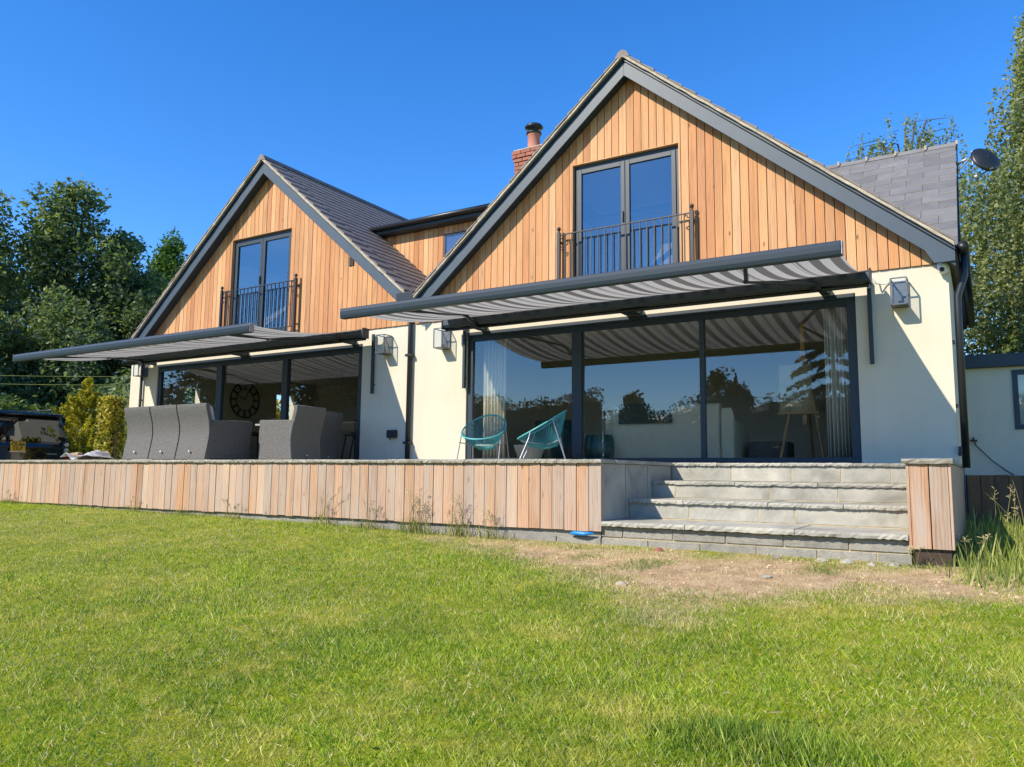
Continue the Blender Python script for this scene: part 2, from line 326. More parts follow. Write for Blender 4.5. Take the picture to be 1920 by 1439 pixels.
    def build(s, name, mat, parent=None, smooth=False, bevel=0.0, kind=None, label=None):
        o0 = ORG.get(parent.name, (0, 0, 0)) if parent else (0, 0, 0)
        me = bpy.data.meshes.new(name)
        me.from_pydata([(v[0]-o0[0], v[1]-o0[1], v[2]-o0[2]) for v in s.v], [], s.f); me.update()
        bm = bmesh.new(); bm.from_mesh(me); bmesh.ops.recalc_face_normals(bm, faces=bm.faces); bm.to_mesh(me); bm.free()
        if mat: me.materials.append(M[mat] if isinstance(mat, str) else mat)
        if smooth:
            for p in me.polygons: p.use_smooth = True
        o = bpy.data.objects.new(name, me); COL.objects.link(o)
        if parent: o.parent = parent
        ORG[o.name] = o0
        if bevel:
            md = o.modifiers.new('bevel', 'BEVEL'); md.width = bevel; md.segments = 2; md.limit_method = 'ANGLE'; md.angle_limit = R(40)
        if kind: o['kind'] = kind
        if label: o['label'] = label
        return o
def tag(o, label, cat, group=None):
    o['label'] = label; o['category'] = cat
    if group: o['group'] = group
    return o
def thing(name, label, cat, loc=(0, 0, 0), group=None, rotz=0.0, local=False):
    o = bpy.data.objects.new(name, None); COL.objects.link(o); o.location = loc; o.rotation_euler = (0, 0, rotz)
    o.empty_display_size = 0.2; ORG[o.name] = (0, 0, 0) if local else tuple(loc)
    return tag(o, label, cat, group)
def copy_tree(o, parent=None):
    c = o.copy(); COL.objects.link(c); c.parent = parent
    if o.name in ORG: ORG[c.name] = ORG[o.name]
    for ch in list(o.children): copy_tree(ch, c)
    return c
def raw_mesh(name, verts, faces4, mat, parent=None, smooth=False):
    """fast mesh from arrays; all faces quads"""
    me = bpy.data.meshes.new(name); nv, nf = len(verts), len(faces4)
    me.vertices.add(nv); me.vertices.foreach_set('co', np.asarray(verts, dtype=np.float32).ravel())
    me.loops.add(nf*4); me.loops.foreach_set('vertex_index', np.asarray(faces4, dtype=np.int32).ravel())
    me.polygons.add(nf); me.polygons.foreach_set('loop_start', np.arange(0, nf*4, 4, dtype=np.int32))
    me.update(calc_edges=True); me.validate()
    me.materials.append(M[mat] if isinstance(mat, str) else mat)
    o = bpy.data.objects.new(name, me); COL.objects.link(o)
    if parent: o.parent = parent
    ORG[o.name] = ORG.get(parent.name, (0, 0, 0)) if parent else (0, 0, 0)
    return o

# ------------------------------------------------------------------ ground
GX = [-200, -60, -8.4, -3, 1.1, 2.7, 5, 8.4, 60, 200]; GZ = [-0.7, -0.75, -.86, -.90, -.935, -.975, -.985, -1.0, -1.0, -1.0]
def gz(x, y):
    z = np.interp(x, GX, GZ); d = np.maximum(0, -3.1 - np.asarray(y, dtype=float))
    return z - 0.075*np.minimum(d, 12) - 0.02*np.maximum(0, np.minimum(d, 40) - 12)
BARE = [(2.6, -3.1), (3.03, -3.68), (3.87, -4.17), (4.34, -4.34), (5.05, -4.84), (5.86, -5.28), (6.29, -5.53), (6.85, -6.02), (7.19, -6.05), (7.35, -5.43), (7.77, -5.04), (8.31, -4.8), (8.83, -4.74), (9.1, -4.67), (9.5, -4.35), (9.9, -3.9), (9.3, -3.2), (8.8, -2.9), (5.2, -2.9)]
def poly_dist(x, y, poly):
    """signed distance, positive inside"""
    x = np.asarray(x, float); y = np.asarray(y, float); inside = np.zeros(x.shape, bool); d = np.full(x.shape, 1e9)
    for (ax, ay), (bx, by) in zip(poly, poly[1:] + poly[:1]):
        c = ((ay > y) != (by > y)) & (x < (bx-ax)*(y-ay)/(by-ay+1e-12) + ax); inside ^= c
        t = np.clip(((x-ax)*(bx-ax)+(y-ay)*(by-ay))/((bx-ax)**2+(by-ay)**2+1e-12), 0, 1)
        d = np.minimum(d, np.hypot(x-ax-t*(bx-ax), y-ay-t*(by-ay)))
    return np.where(inside, d, -d)
def vnoise(x, y, s, seed=0):
    r = np.random.default_rng(seed); g = r.random((64, 64)); u = np.asarray(x)*s; v = np.asarray(y)*s
    i, j = np.floor(u).astype(int), np.floor(v).astype(int); a, b = u-i, v-j; a = a*a*(3-2*a); b = b*b*(3-2*b)
    G = lambda p, q: g[p % 64, q % 64]
    return (G(i, j)*(1-a)+G(i+1, j)*a)*(1-b)+(G(i, j+1)*(1-a)+G(i+1, j+1)*a)*b
def bareness(x, y):
    d = poly_dist(x, y, BARE) + 0.55*(vnoise(x, y, 2.3, 3)-0.5) + 0.35*(vnoise(x, y, 6.1, 4)-0.5)
    return np.clip((d + 0.05)/0.75, 0, 1)**.8

def grid_mesh(name, xs, ys, zfun):
    X, Y = np.meshgrid(xs, ys); Z = zfun(X, Y); nx, ny = len(xs), len(ys)
    v = np.stack([X.ravel(), Y.ravel(), Z.ravel()], 1); i = np.arange(nx*ny).reshape(ny, nx)
    f = np.stack([i[:-1, :-1].ravel(), i[:-1, 1:].ravel(), i[1:, 1:].ravel(), i[1:, :-1].ravel()], 1)
    return v, f
def ground_mat():
    m, n, l, b = nt('lawn soil'); b.inputs['Roughness'].default_value = 0.95; b.inputs['Specular IOR Level'].default_value = 0.1
    at = n.new('ShaderNodeAttribute'); at.attribute_name = 'bare'
    mp = coords(n, l)
    t = noise(n, 5, 8, 0.65); l.new(mp.outputs[0], t.inputs['Vector'])
    t2 = noise(n, 60, 5, 0.7); l.new(mp.outputs[0], t2.inputs['Vector'])
    soil = ramp(n, [(0.3, (0.38, 0.25, 0.14)), (0.5, (0.54, 0.385, 0.225)), (0.7, (0.68, 0.52, 0.33))]); l.new(t.outputs['Fac'], soil.inputs[0])
    sp = ramp(n, [(0.3, (0.62, 0.58, 0.52)), (0.65, (1.1, 1.08, 1.05))]); l.new(t2.outputs['Fac'], sp.inputs[0])
    soilc = mixc(n, l, 1.0, soil.outputs[0], sp.outputs[0], 'MULTIPLY')
    th = ramp(n, [(0.3, (0.17, 0.22, 0.008)), (0.55, (0.28, 0.32, 0.015)), (0.75, (0.44, 0.39, 0.07))]); l.new(t.outputs['Fac'], th.inputs[0])
    thc = mixc(n, l, 1.0, th.outputs[0], sp.outputs[0], 'MULTIPLY')
    c = mixc(n, l, at.outputs['Fac'], thc, soilc); l.new(c, b.inputs['Base Color'])
    bump(n, l, b, t2.outputs['Fac'], 0.55, 0.03)
    return m
xs = np.concatenate([np.linspace(-200, -20, 12), np.linspace(-18, -2, 20), np.linspace(-1.8, 11, 90), np.linspace(12, 30, 10), np.linspace(40, 200, 8)])
ys = np.concatenate([np.linspace(-200, -30, 10), np.linspace(-28, -13, 10), np.linspace(-12.5, -2.9, 90), np.linspace(-2.5, 12, 12), np.linspace(15, 220, 14)])
gv, gf = grid_mesh('ground', xs, ys, lambda X, Y: gz(X, Y) + 0.012*(vnoise(X, Y, 3.3, 9)-0.5))
g = raw_mesh('ground', gv, gf, ground_mat()); g['kind'] = 'structure'
a = g.data.attributes.new('bare', 'FLOAT', 'POINT'); a.data.foreach_set('value', bareness(gv[:, 0], gv[:, 1]).astype(np.float32))
for p in g.data.polygons: p.use_smooth = True

# ------------------------------------------------------------------ house
H = thing('house', 'cream rendered house with two cedar clad gables and sliding glass doors', 'house')
AL, AR, ZL, ZR, SL = -4.26, 4.31, 6.70, 6.65, 0.845     # gable apexes and slope
def roofz(x): return max(ZL - SL*abs(x-AL), ZR - SL*abs(x-AR))
# lower render wall with the two door openings
w = MB(); DL, DR, DT = (-7.99, -1.405), (1.105, 7.617), 2.352
w.box(-9.05, DL[0], 0, .30, -1.0, 2.62); w.box(DL[1], DR[0], 0, .30, -1.0, 2.62); w.box(DR[1], 8.75, 0, .30, -1.0, 2.62)
for d in (DL, DR): w.box(d[0], d[1], 0, .30, DT, 2.62); w.box(d[0], d[1], 0, .30, -1.0, -0.02)
w.build('wall', 'render', H)
MB().box(8.45, 8.75, .30, 8, -1.0, 2.75).build('side_wall', 'render', H)
sw = MB()   # left side wall with two small windows towards the garden
for y0, y1, z0, z1 in ((.3, 1.4, -1, 2.75), (1.87, 4.5, -1, 2.75), (5.2, 8, -1, 2.75), (1.4, 1.87, -1, 1.35), (1.4, 1.87, 2.0, 2.75), (4.5, 5.2, -1, 1.2), (4.5, 5.2, 2.1, 2.75)): sw.box(-9.05, -8.85, y0, y1, z0, z1)
sw.build('side_wall', 'render', H)
# gable walls behind the cladding, with openings for the bedroom doors
JL, JR, JT, JB = (-5.449, -3.513), (3.251, 5.145), 5.07, 2.72
def gable_piece(x0, x1, z0, top):
    pts = [(x0, z0), (x1, z0)]
    tops = [(x, top(x)) for x in sorted({x0, x1} | {q for q in (AL, AR) if x0 < q < x1})]
    return pts + tops[::-1]
bk = MB()
for (x0, x1, J, A) in ((-8.9, -0.1, JL, AL), (-0.1, 8.6, JR, AR)):
    tz = (lambda x: (ZL if A == AL else ZR) - SL*abs(x-A) - 0.16)
    for a0, a1, zb in ((x0, J[0], 2.62), (J[0], J[1], JT), (J[1], x1, 2.62)): bk.prism(gable_piece(a0, a1, zb, tz), 0.0, 0.14)
    bk.box(J[0], J[1], 0.0, 0.14, 2.62, JB)
bk.build('gable_wall', 'backing', H)
# cedar boards, one by one
def board(x0, x1, J, A, ZA, yb=-0.030, zb=2.625):
    tz = lambda x: ZA - SL*abs(x-A) - 0.20
    g2 = 0.0055; x0 += g2; x1 -= g2; yb += random.uniform(-.003, .003)
    def col(a0, a1, z0, z1=None):
        if a1 - a0 < 0.004: return
        if z1 is None:
            p = gable_piece(a0, a1, z0, tz)
            if min(tz(a0), tz(a1)) < z0 + 0.01: return
            MB().prism(p, yb, -0.004).build('cladding_board', 'cedar', H)
        else: MB().box(a0, a1, yb, -0.004, z0, z1).build('cladding_board', 'cedar', H)
    if x1 <= J[0] or x0 >= J[1]: col(x0, x1, zb)
    else:
        if x0 < J[0]: col(x0, J[0], zb)
        a0, a1 = max(x0, J[0]), min(x1, J[1]); col(a0, a1, JT); col(a0, a1, zb, JB-0.01)
        if x1 > J[1]: col(J[1], x1, zb)
P_ = 0.1312
x = -0.08
while x < 8.60: board(x, min(x+P_, 8.60), JR, AR, ZR); x += P_
x = -0.13
while x > -8.9: board(x-P_, x, JL, AL, ZL); x -= P_
# fascias along the verges
def verge(A, ZA, sgn, L, foot=None):
    """one slope: fascia board, dark gap, mortar bed and tile ends"""
    f = lambda t, dz: (A + sgn*t, ZA - SL*t + dz)
    if foot: poly = [f(0, -.10), f(L, -.10), (A+sgn*L, foot), (A+sgn*(L-.24), foot), f(L-.34, -.345), f(0, -.345)]
    else: poly = [f(0, -.10), f(L, -.10), f(L, -.345), f(0, -.345)]
    MB().prism(poly, -0.255, -0.23).build('fascia_board', 'fascia', H, bevel=0.003)
    MB().prism([f(0, -.11), f(L, -.11), f(L, -.30), f(0, -.30)], -0.229, 0.0).build('soffit', 'frame', H)
    MB().prism([f(0, -.055), f(L, -.055), f(L, -.098), f(0, -.098)], -0.285, -0.03).build('undercloak', 'frame', H)
    # mortar bed, uneven
    n = 40; m = MB(); vs = []
    for i in range(n+1):
        t = L*i/n; x_, z_ = f(t, 0); j = random.uniform(-.008, .008)
        vs += [(x_, -.332+j, z_-.052+random.uniform(-.006, .006)), (x_, -.326-j, z_-.004), (x_, -.03, z_-.004), (x_, -.03, z_-.052)]
    fs = [(4*i+k, 4*i+4+k, 4*i+4+(k+1) % 4, 4*i+(k+1) % 4) for i in range(n) for k in range(4)] + [(0, 1, 2, 3), (4*n+3, 4*n+2, 4*n+1, 4*n)]
    m.add(vs, fs).build('verge_mortar', 'mortar', H)
    k = 0; t = 0.10
    while t < L - 0.1:
        m = MB(); a0, a1 = f(t, .002), f(min(t+.222, L), .002)
        p = [a0, a1, (a1[0], a1[1]+.046), (a0[0], a0[1]+.016)]
        m.prism(p, -.338+random.uniform(-.006, .006), .12).build('verge_tile', 'tile', H); t += .225
verge(AR, ZR, 1, 4.535, 2.58); verge(AR, ZR, -1, 4.28); verge(AL, ZL, 1, 4.24); verge(AL, ZL, -1, 4.60, 2.66)
MB().box(-0.30, 0.10, -.34, -.03, 3.02, 3.18).build('valley_hopper', 'black', H, bevel=0.01)
# roof slabs
def slab(A, ZA, sgn, L, y0, y1):
    f = lambda t, dz: (A + sgn*t, ZA - SL*t + dz)
    MB().prism([f(0, -.02), f(L, -.02), f(L, -.10), f(0, -.10)], y0, y1).build('roof_slope', 'tile', H)
slab(AR, ZR, 1, 4.53, .01, 6); slab(AR, ZR, -1, 4.30, .01, 6); slab(AL, ZL, 1, 4.27, .01, 6); slab(AL, ZL, -1, 4.60, .01, 6)
# tile courses on the slope seen from the lawn
n_c = 26; st = 4.32/n_c
for i in range(n_c):
    t0, t1 = i*st, (i+1)*st + 0.03
    f = lambda t, dz: (AL + t, ZL - SL*t + dz)
    m = MB(); y = 0.13
    while y < 6.0:
        y2 = min(y + 0.33, 6.0); j = random.uniform(-.006, .006)
        a0, a1 = f(t0, .002), f(t1 + j, .026); b1 = f(t1 + j, .004)
        m.prism([a0, a1, b1, f(t0, -.015)], y + .002, y2 - .002); y = y2
    m.build('tile_course', 'tile', H)
for A, Z in ((AL, ZL), (AR, ZR)):
    y = -.335
    while y < 6.0:
        MB().prism([(A-.13, Z-.07), (A-.07, Z+.03), (A, Z+.065), (A+.07, Z+.03), (A+.13, Z-.07)], y, min(y+.445, 6.0)).build('ridge_tile', 'tile', H); y += .45
# main roof to the right, slates laid singly
mz = lambda y: 2.86 + SL*y
for (xa, xb) in ((4.4, 8.86), (-8.9, -4.6)):
    MB().prism([(0.02, mz(0)-.05), (2.95, mz(2.95)-.05), (5.9, mz(0)-.05), (5.9, mz(0)-.15), (2.95, mz(2.95)-.15), (0.02, mz(0)-.15)], xa, xb, 'X').build('roof_slope', 'tile', H)
rows = 15; dy = 2.93/rows
for r_ in range(rows):
    y0, y1 = r_*dy - .02, (r_+1)*dy + .02
    xg = AR + (ZR - mz(y0))/SL - .25
    x = 8.88 if r_ % 2 == 0 else 8.88 - .23
    if r_ % 2: 
        MB().prism([(y0, mz(y0)+.012), (y0, mz(y0)), (y1, mz(y1)-.012), (y1, mz(y1)-.006)], 8.652, 8.878, 'X').build('slate', 'slate', H)
    while x > xg:
        j = random.uniform(-.004, .004)
        MB().prism([(y0+j, mz(y0)+.012), (y0+j, mz(y0)), (y1, mz(y1)-.012), (y1, mz(y1)-.006)], x-.452, x-.002, 'X').build('slate', 'slate', H); x -= .455
MB().prism([(2.93, 5.335), (3.03, 5.335), (3.03, 5.29), (2.93, 5.29)], 4.6, 8.9, 'X').build('ridge_mortar', 'mortar', H)
x = 8.9
while x > 5.4:
    MB().prism([(2.85, 5.28), (2.90, 5.36), (2.965, 5.385), (3.03, 5.36), (3.08, 5.28)], x-.45, x-.008, 'X').build('ridge_tile', 'slate', H)
    MB().box(x-.02, x+.012, 2.84, 2.93, 5.30, 5.375).build('ridge_joint', 'mortar', H); x -= .455
MB().prism([(0.0, 2.74), (2.95, 5.24), (2.95, 5.13), (0.0, 2.62)], 8.885, 8.90, 'X').build('verge_trim', 'black', H)
MB().prism([(.3, 2.75), (2.95, 5.1), (5.6, 2.75)], 8.45, 8.75, 'X').build('end_gable', 'render', H)
# dormer between the gables
MB().box(-3.2, 1.0, 1.63, 4.5, 3.0, 5.08).build('dormer_wall', 'backing', H)
x = -2.9
while x < .9:
    a0, a1 = x+.0055, min(x+.131, .9)-.0055; z0 = 3.1
    def db(p0, p1, q0, q1):
        if p1 - p0 > .004: MB().box(p0, p1, 1.600, 1.628, q0, q1).build('cladding_board', 'cedar', H)
    if a1 > -.66 and a0 < .0:
        db(a0, -.66, z0, 5.078); b0, b1 = max(a0, -.66), min(a1, .0); db(b0, b1, z0, 4.4); db(b0, b1, 4.91, 5.078); db(.0, a1, z0, 5.078)
    else: db(a0, a1, z0, 5.078)
    x += .131
MB().box(-2.62, 1.2, 1.36, 4.6, 5.082, 5.30).build('dormer_roof', 'frame', H, bevel=0.02)
MB().tube([(-2.66, 1.30, 5.21), (1.2, 1.30, 5.21)], 0.055, 10).build('dormer_gutter', 'black', H, smooth=True)
dw = MB(); dw.box(-.66, -.61, 1.605, 1.66, 4.4, 4.91); dw.box(-.05, .0, 1.605, 1.66, 4.4, 4.91); dw.box(-.61, -.05, 1.605, 1.66, 4.4, 4.45); dw.box(-.61, -.05, 1.605, 1.66, 4.86, 4.91)
dwo = dw.build('dormer_window', 'frame', H); MB().box(-.61, -.05, 1.618, 1.624, 4.45, 4.86).build('pane', 'upglass', dwo)
# chimney
ch = MB().box(-.45, .60, 4.22, 4.82, 5.6, 7.60).build('chimney', 'mortar', H)
cz = 7.02
for c in range(7):
    big = .045 if c >= 5 else (0.02 if c == 4 else 0); off = (c % 2)*.13
    z0 = cz + c*.095
    for side in range(2):
        x = -.48 - big - (off if side == 0 else 0)
        y = 4.19 - big if side == 0 else 4.80 + big - .09
        while x < .63 + big:
            a0, a1 = max(x, -.48-big), min(x+.240, .63+big)
            if a1 - a0 > .03: MB().box(a0, a1, y, y+.10, z0, z0+.078).build('brick', 'brick', ch)
            x += .26
    for q in range(2):
        MB().box(-.48-big, -.38-big, 4.19-big+.105+q*.25, 4.19-big+.105+q*.25+.24, z0, z0+.083).build('brick', 'brick', ch)
MB().box(-.50, .66, 4.17, 4.87, 7.682, 7.715).build('flaunching', 'mortar', ch, bevel=.01)
MB().lathe([(.17, 0), (.175, .06), (.155, .10), (.150, .40), (.165, .42), (.165, .47), (.14, .48)], (-.11, 4.5, 7.70), 20).build('chimney_pot', 'clay', ch, smooth=True)
MB().lathe([(.19, .44), (.195, .47), (.13, .49), (.12, .56), (.21, .58), (.235, .62), (.20, .67), (.10, .70), (.01, .705)], (-.11, 4.5, 7.72), 20).build('chimney_cowl', 'black', ch, smooth=True)
# sliding doors
def patio_door(x0, x1, mulls, lab):
    y0, y1 = .035, .125
    m = MB(); m.box(x0, x0+.115, y0, y1, 0, DT); m.box(x1-.125, x1, y0, y1, 0, DT); m.box(x0+.115, x1-.125, y0, y1, DT-.16, DT); m.box(x0+.115, x1-.125, y0, y1, -.01, .085)
    o = m.build('sliding_door', 'frame', H, bevel=.004, label=lab)
    MB().box(x0+.02, x1-.02, -.002, .034, DT-.075, DT-.004).build('head_track', 'frame', o)
    e = [x0+.115] + [q for a in mulls for q in a] + [x1-.125]
    for a in mulls: MB().box(a[0], a[1], y0-.018, y1-.02, .085, DT-.16).build('mullion', 'frame', o, bevel=.003)
    for k in range(0, len(e), 2): MB().box(e[k], e[k+1], .070 + .012*(k//2 % 2), .076 + .012*(k//2 % 2), .085, DT-.16).build('pane', 'glass', o)
    return o
patio_door(*DL, [(-5.82, -5.634), (-3.685, -3.522)], 'three panel sliding door behind the rattan furniture')
patio_door(*DR, [(3.224, 3.402), (5.397, 5.470)], 'three panel sliding door above the stone steps')
# bedroom french windows
def french(J, lab):
    x0, x1 = J; xm = (x0+x1)/2; y0, y1 = .045, .12
    m = MB(); m.box(x0, x0+.075, y0, y1, JB, JT); m.box(x1-.075, x1, y0, y1, JB, JT); m.box(x0+.075, x1-.075, y0, y1, JT-.085, JT); m.box(x0+.075, x1-.075, y0, y1, JB, JB+.07)
    o = m.build('french_window', 'frame', H, bevel=.004, label=lab)
    rv = MB(); rv.box(x0, x0+.012, -.03, .044, JB, JT); rv.box(x1-.012, x1, -.03, .044, JB, JT); rv.box(x0+.012, x1-.012, -.03, .044, JT-.012, JT)
    rv.build('reveal', 'cedar', o)
    for a0, a1 in ((x0+.078, xm-.004), (xm+.004, x1-.078)):
        s_ = MB(); s_.box(a0, a0+.075, y0-.02, y1-.03, JB+.075, JT-.09); s_.box(a1-.075, a1, y0-.02, y1-.03, JB+.075, JT-.09)
        s_.box(a0+.075, a1-.075, y0-.02, y1-.03, JT-.165, JT-.09); s_.box(a0+.075, a1-.075, y0-.02, y1-.03, JB+.075, JB+.17)
        s_.build('sash', 'frame', o, bevel=.004)
        MB().box(a0+.075, a1-.075, .055, .061, JB+.17, JT-.165).build('pane', 'upglass', o)
    MB().box(xm-.05, xm-.03, -.005, .024, 3.95, 4.12).build('handle', 'black', o)
french(JL, 'two leaf bedroom window in the far gable'); french(JR, 'two leaf bedroom window in the near gable')
# gutters and pipes
pp = MB().tube([(-.16, -.06, 3.08), (-.16, -.06, 2.7), (-.165, -.06, 0.0)], .045, 10).build('downpipe', 'black', H, smooth=True)
for z in (2.0, .35): MB().box(-.235, -.09, -.115, .0, z, z+.045).build('pipe_bracket', 'black', pp)
MB().tube([(8.93, -.10, 2.80), (8.93, 6, 2.80)], .07, 10).build('gutter', 'black', H, smooth=True)
pr_ = MB().tube([(8.93, .06, 2.76), (8.93, .06, 2.45), (8.84, .06, 2.18), (8.835, .06, 1.9), (8.83, .06, -.05)], .047, 10).build('downpipe', 'black', H, smooth=True)
for z in (1.55, .72, .10): MB().box(8.75, 8.78, .03, .09, z, z+.05).build('pipe_bracket', 'black', pr_)
m = MB()
for k in range(6): m.box(-1.80, -1.68, -.055, -.03, 3.98+k*.032, 4.0+k*.032)
m.box(-1.805, -1.675, -.040, -.031, 3.965, 4.185); m.build('wall_vent', 'darkwood', H)
MB().box(8.755, 8.80, -.08, .0, .12, .22).build('meter_cap', 'black', H)
# rooms behind the glass
rm = MB(); rm.box(-8.84, -.30, 6.0, 6.1, -.02, 2.6); rm.box(-.30, .30, .31, 6.1, -.02, 2.6); rm.box(.30, 8.44, 4.6, 4.7, -.02, 2.6)
rm.build('room_wall', 'beige', H)
MB().box(-8.84, -.31, .31, 6.0, 2.5, 2.6).build('kitchen_ceiling', 'beige', H); MB().box(.31, 8.44, .31, 4.6, 2.5, 2.6).build('lounge_ceiling', 'beige', H)
MB().box(-8.84, 8.44, .31, 6.0, -.10, -.012).build('room_floor', 'floor', H)
up = MB()
for J in (JL, JR):
    up.box(J[0]-.9, J[1]+.9, 2.6, 2.7, 2.62, 5.0); up.box(J[0]-.95, J[0]-.9, .15, 2.6, 2.62, 5.0); up.box(J[1]+.9, J[1]+.95, .15, 2.6, 2.62, 5.0)
    up.box(J[0]-.9, J[1]+.9, .15, 2.6, 5.09, 5.12)
up.build('bedroom_wall', 'beige', H)

# ------------------------------------------------------------------ annex at the right
A_ = thing('annex', 'low grey flat roofed annex in shade beside the house', 'building', (12, 2, 0))
aw = MB(); aw.box(8.76, 9.43, 2.0, 2.2, -1.1, 1.45); aw.box(9.43, 10.6, 2.0, 2.2, -1.1, .53); aw.box(10.6, 15, 2.0, 2.2, -1.1, 1.45); aw.box(9.43, 10.6, 2.0, 2.2, 1.40, 1.45); aw.box(8.76, 15, 2.2, 6, -1.1, 1.45)
aw.build('wall', 'render', A_); MB().box(8.77, 15.2, 1.9, 6.1, 1.452, 1.64).build('roof_fascia', 'frame', A_, bevel=.006)
aw = MB(); aw.box(9.43, 9.50, 1.98, 2.06, .53, 1.40); aw.box(10.53, 10.6, 1.98, 2.06, .53, 1.40); aw.box(9.50, 10.53, 1.98, 2.06, .53, .60); aw.box(9.50, 10.53, 1.98, 2.06, 1.33, 1.40)
awo = aw.build('window', 'frame', A_); MB().box(9.50, 10.53, 2.01, 2.016, .60, 1.33).build('pane', 'glass', awo)
tag(MB().tube([(8.9, 1.96, .38), (8.93, 1.94, .30), (9.0, 1.95, .22), (9.12, 1.95, .08), (9.28, 1.95, -.06), (9.38, 1.95, -.13)], .008, 6).build('cable', 'black', None, smooth=True), 'thin black cable drooping across the grey annex wall', 'cable')
o = MB(); o.box(8.86, 8.95, 1.92, 1.985, .36, .385); o.box(8.89, 8.915, 1.90, 1.985, .37, .42); tag(o.build('garden_tap', 'black'), 'small black garden tap on the annex wall above the cable', 'tap')
F_ = thing('timber_fence', 'dark timber boarded fence below the annex in shade', 'fence', (9.5, 1.3, -1.0))
x = 8.80
while x < 13: MB().box(x+.004, x+.16, 1.30+random.uniform(-.004, .004), 1.33, -1.05, -.135+random.uniform(-.004, .004)).build('fence_board', 'fence', F_); x += .165
MB().box(8.78, 13, 1.335, 1.40, -1.0, -.138).build('backing_board', 'darkwood', F_)

# ------------------------------------------------------------------ terrace, planks, pier, steps
T = thing('terrace', 'raised stone terrace faced with weathered vertical cedar planks', 'terrace')
MB().box(-9.6, 5.17, -3.04, -.02, -1.1, -.045).build('core', 'block', T)
MB().box(5.17, 8.42, -.68, -.02, -1.1, -.045).build('core', 'block', T)
y = -2.72
pv = MB()
for i in range(17):
    for j in range(3): pv.box(-9.55+i*.87, -9.55+i*.87+.86, -2.72+j*.9, -2.72+j*.9+.89, -.044, -.012)
pv.build('paving', 'slab', T)
x = 5.195; k = 0
while x > -9.6:
    wd = .163
    MB().box(x-wd+.010, x, -3.10+random.uniform(-.004, .004), -3.072, -.838+random.uniform(-.006, .006), -.048).build('plank', 'plank', T); x -= wd
MB().box(-9.6, 5.19, -3.068, -3.045, -.80, -.05).build('batten', 'backing', T)
MB().box(5.165, 5.192, -3.07, -3.0, -.83, -.05).build('corner_board', 'plank', T)
# blocks below the planks
x = 5.17
for k in range(26):
    wd = .585
    MB().box(x-wd+.012, x, -3.066+random.uniform(-.006, .006), -3.03, -1.055, -.914+random.uniform(-.008, .003)).build('block', 'block', T); x -= wd
MB().box(-9.6, 5.17, -3.05, -3.03, -1.1, -.84).build('block_mortar', 'block', T)
# coping stones along the front and the return
x = 5.215
while x > -9.6:
    wd = random.uniform(.55, .95); MB().rough_slab(x-wd+.006, x, -3.145, -2.725, -.046, -.002+random.uniform(-.004, .004), 24, .010).build('coping_stone', 'coping', T); x -= wd
y = -2.70
while y < -.72:
    d = min(.66, -.70-y); m = MB().box(4.80, 5.215, y, y+d-.006, -.046, -.002); m.build('coping_stone', 'coping', T, bevel=.006); y += .66
for (y0, y1) in ((-3.04, -2.36), (-2.35, -1.62), (-1.61, -.70)): MB().box(5.172, 5.19, y0, y1-.008, -.715, -.05).build('facing_stone', 'slab', T, bevel=.004)

P2 = thing('end_pier', 'short plank clad end pier at the right of the steps', 'pier', (8.57, -1.6, -1.0))
MB().box(8.43, 8.735, -3.06, .9, -1.08, -.045).build('core', 'darkwood', P2)
for a0, a1 in ((8.388, 8.413), (8.418, 8.576), (8.586, 8.738), (8.743, 8.765)):
    MB().box(a0, a1, -3.10 + (.002 if a1-a0 < .05 else 0), -3.066, -.842, -.047).build('plank', 'plank', P2)
y = -3.064
while y < .95: MB().box(8.738, 8.764, y+.004, y+.160, -.842, -.047).build('plank', 'plank', P2); y += .163
y = -3.0
MB().box(8.388, 8.43, -3.06, -.7, -.842, -.047).build('inner_board', 'plank', P2)
MB().rough_slab(8.355, 8.785, -3.14, -2.30, -.046, 0.0, 8, .012).build('cap_stone', 'coping', P2)
for q in range(4): MB().box(8.365, 8.78, -2.294+q*.8, -2.294+q*.8+.794, -.046, -.004).build('cap_stone', 'coping', P2, bevel=.006)

ST = thing('stone_steps', 'wide grey sandstone steps with pale mortar joints up to the terrace', 'steps', (6.8, -2, -1.0))
X0, X1 = 5.193, 8.387
MB().box(X0, X1, -3.034, -.69, -1.1, -.79).build('base', 'ymortar', ST)
steps = [(-.68, -.046, -.255, [6.044, 6.839, 7.45, 8.027], -.73), (-1.43, -.30, -.475, [5.511, 6.726, 7.52], -1.475), (-2.23, -.525, -.71, [5.961, 6.781, 7.181], -2.285)]
for yr, zt, zb, js, yn in steps:
    MB().box(X0, X1, yr-.011, yr+.5, zb-.08, zt).build('mortar_bed', 'ymortar', ST)
    e = [X0] + js + [X1]
    for a0, a1 in zip(e, e[1:]):
        MB().rough_slab(a0+.007, a1-.007, yr-.018, yr+.002, zb+.006, zt-.002, 8, .004).build('riser_stone', 'slab', ST)
def tread(yn, yb, z0, z1, js):
    e = [X0-.0] + js + [X1]
    for a0, a1 in zip(e, e[1:]): MB().rough_slab(a0+.004, a1-.004, yn, yb, z0, z1+random.uniform(-.003, .003), 30, .010).build('tread_stone', 'slab', ST)
tread(-.735, -.02, -.044, -.003, [5.85, 6.72, 7.6]); tread(-1.48, -.70, -.300, -.256, [6.3, 7.3]); tread(-2.29, -1.44, -.525, -.478, [5.9, 6.9, 7.7]); tread(-3.12, -2.24, -.770, -.715, [6.2, 7.35])
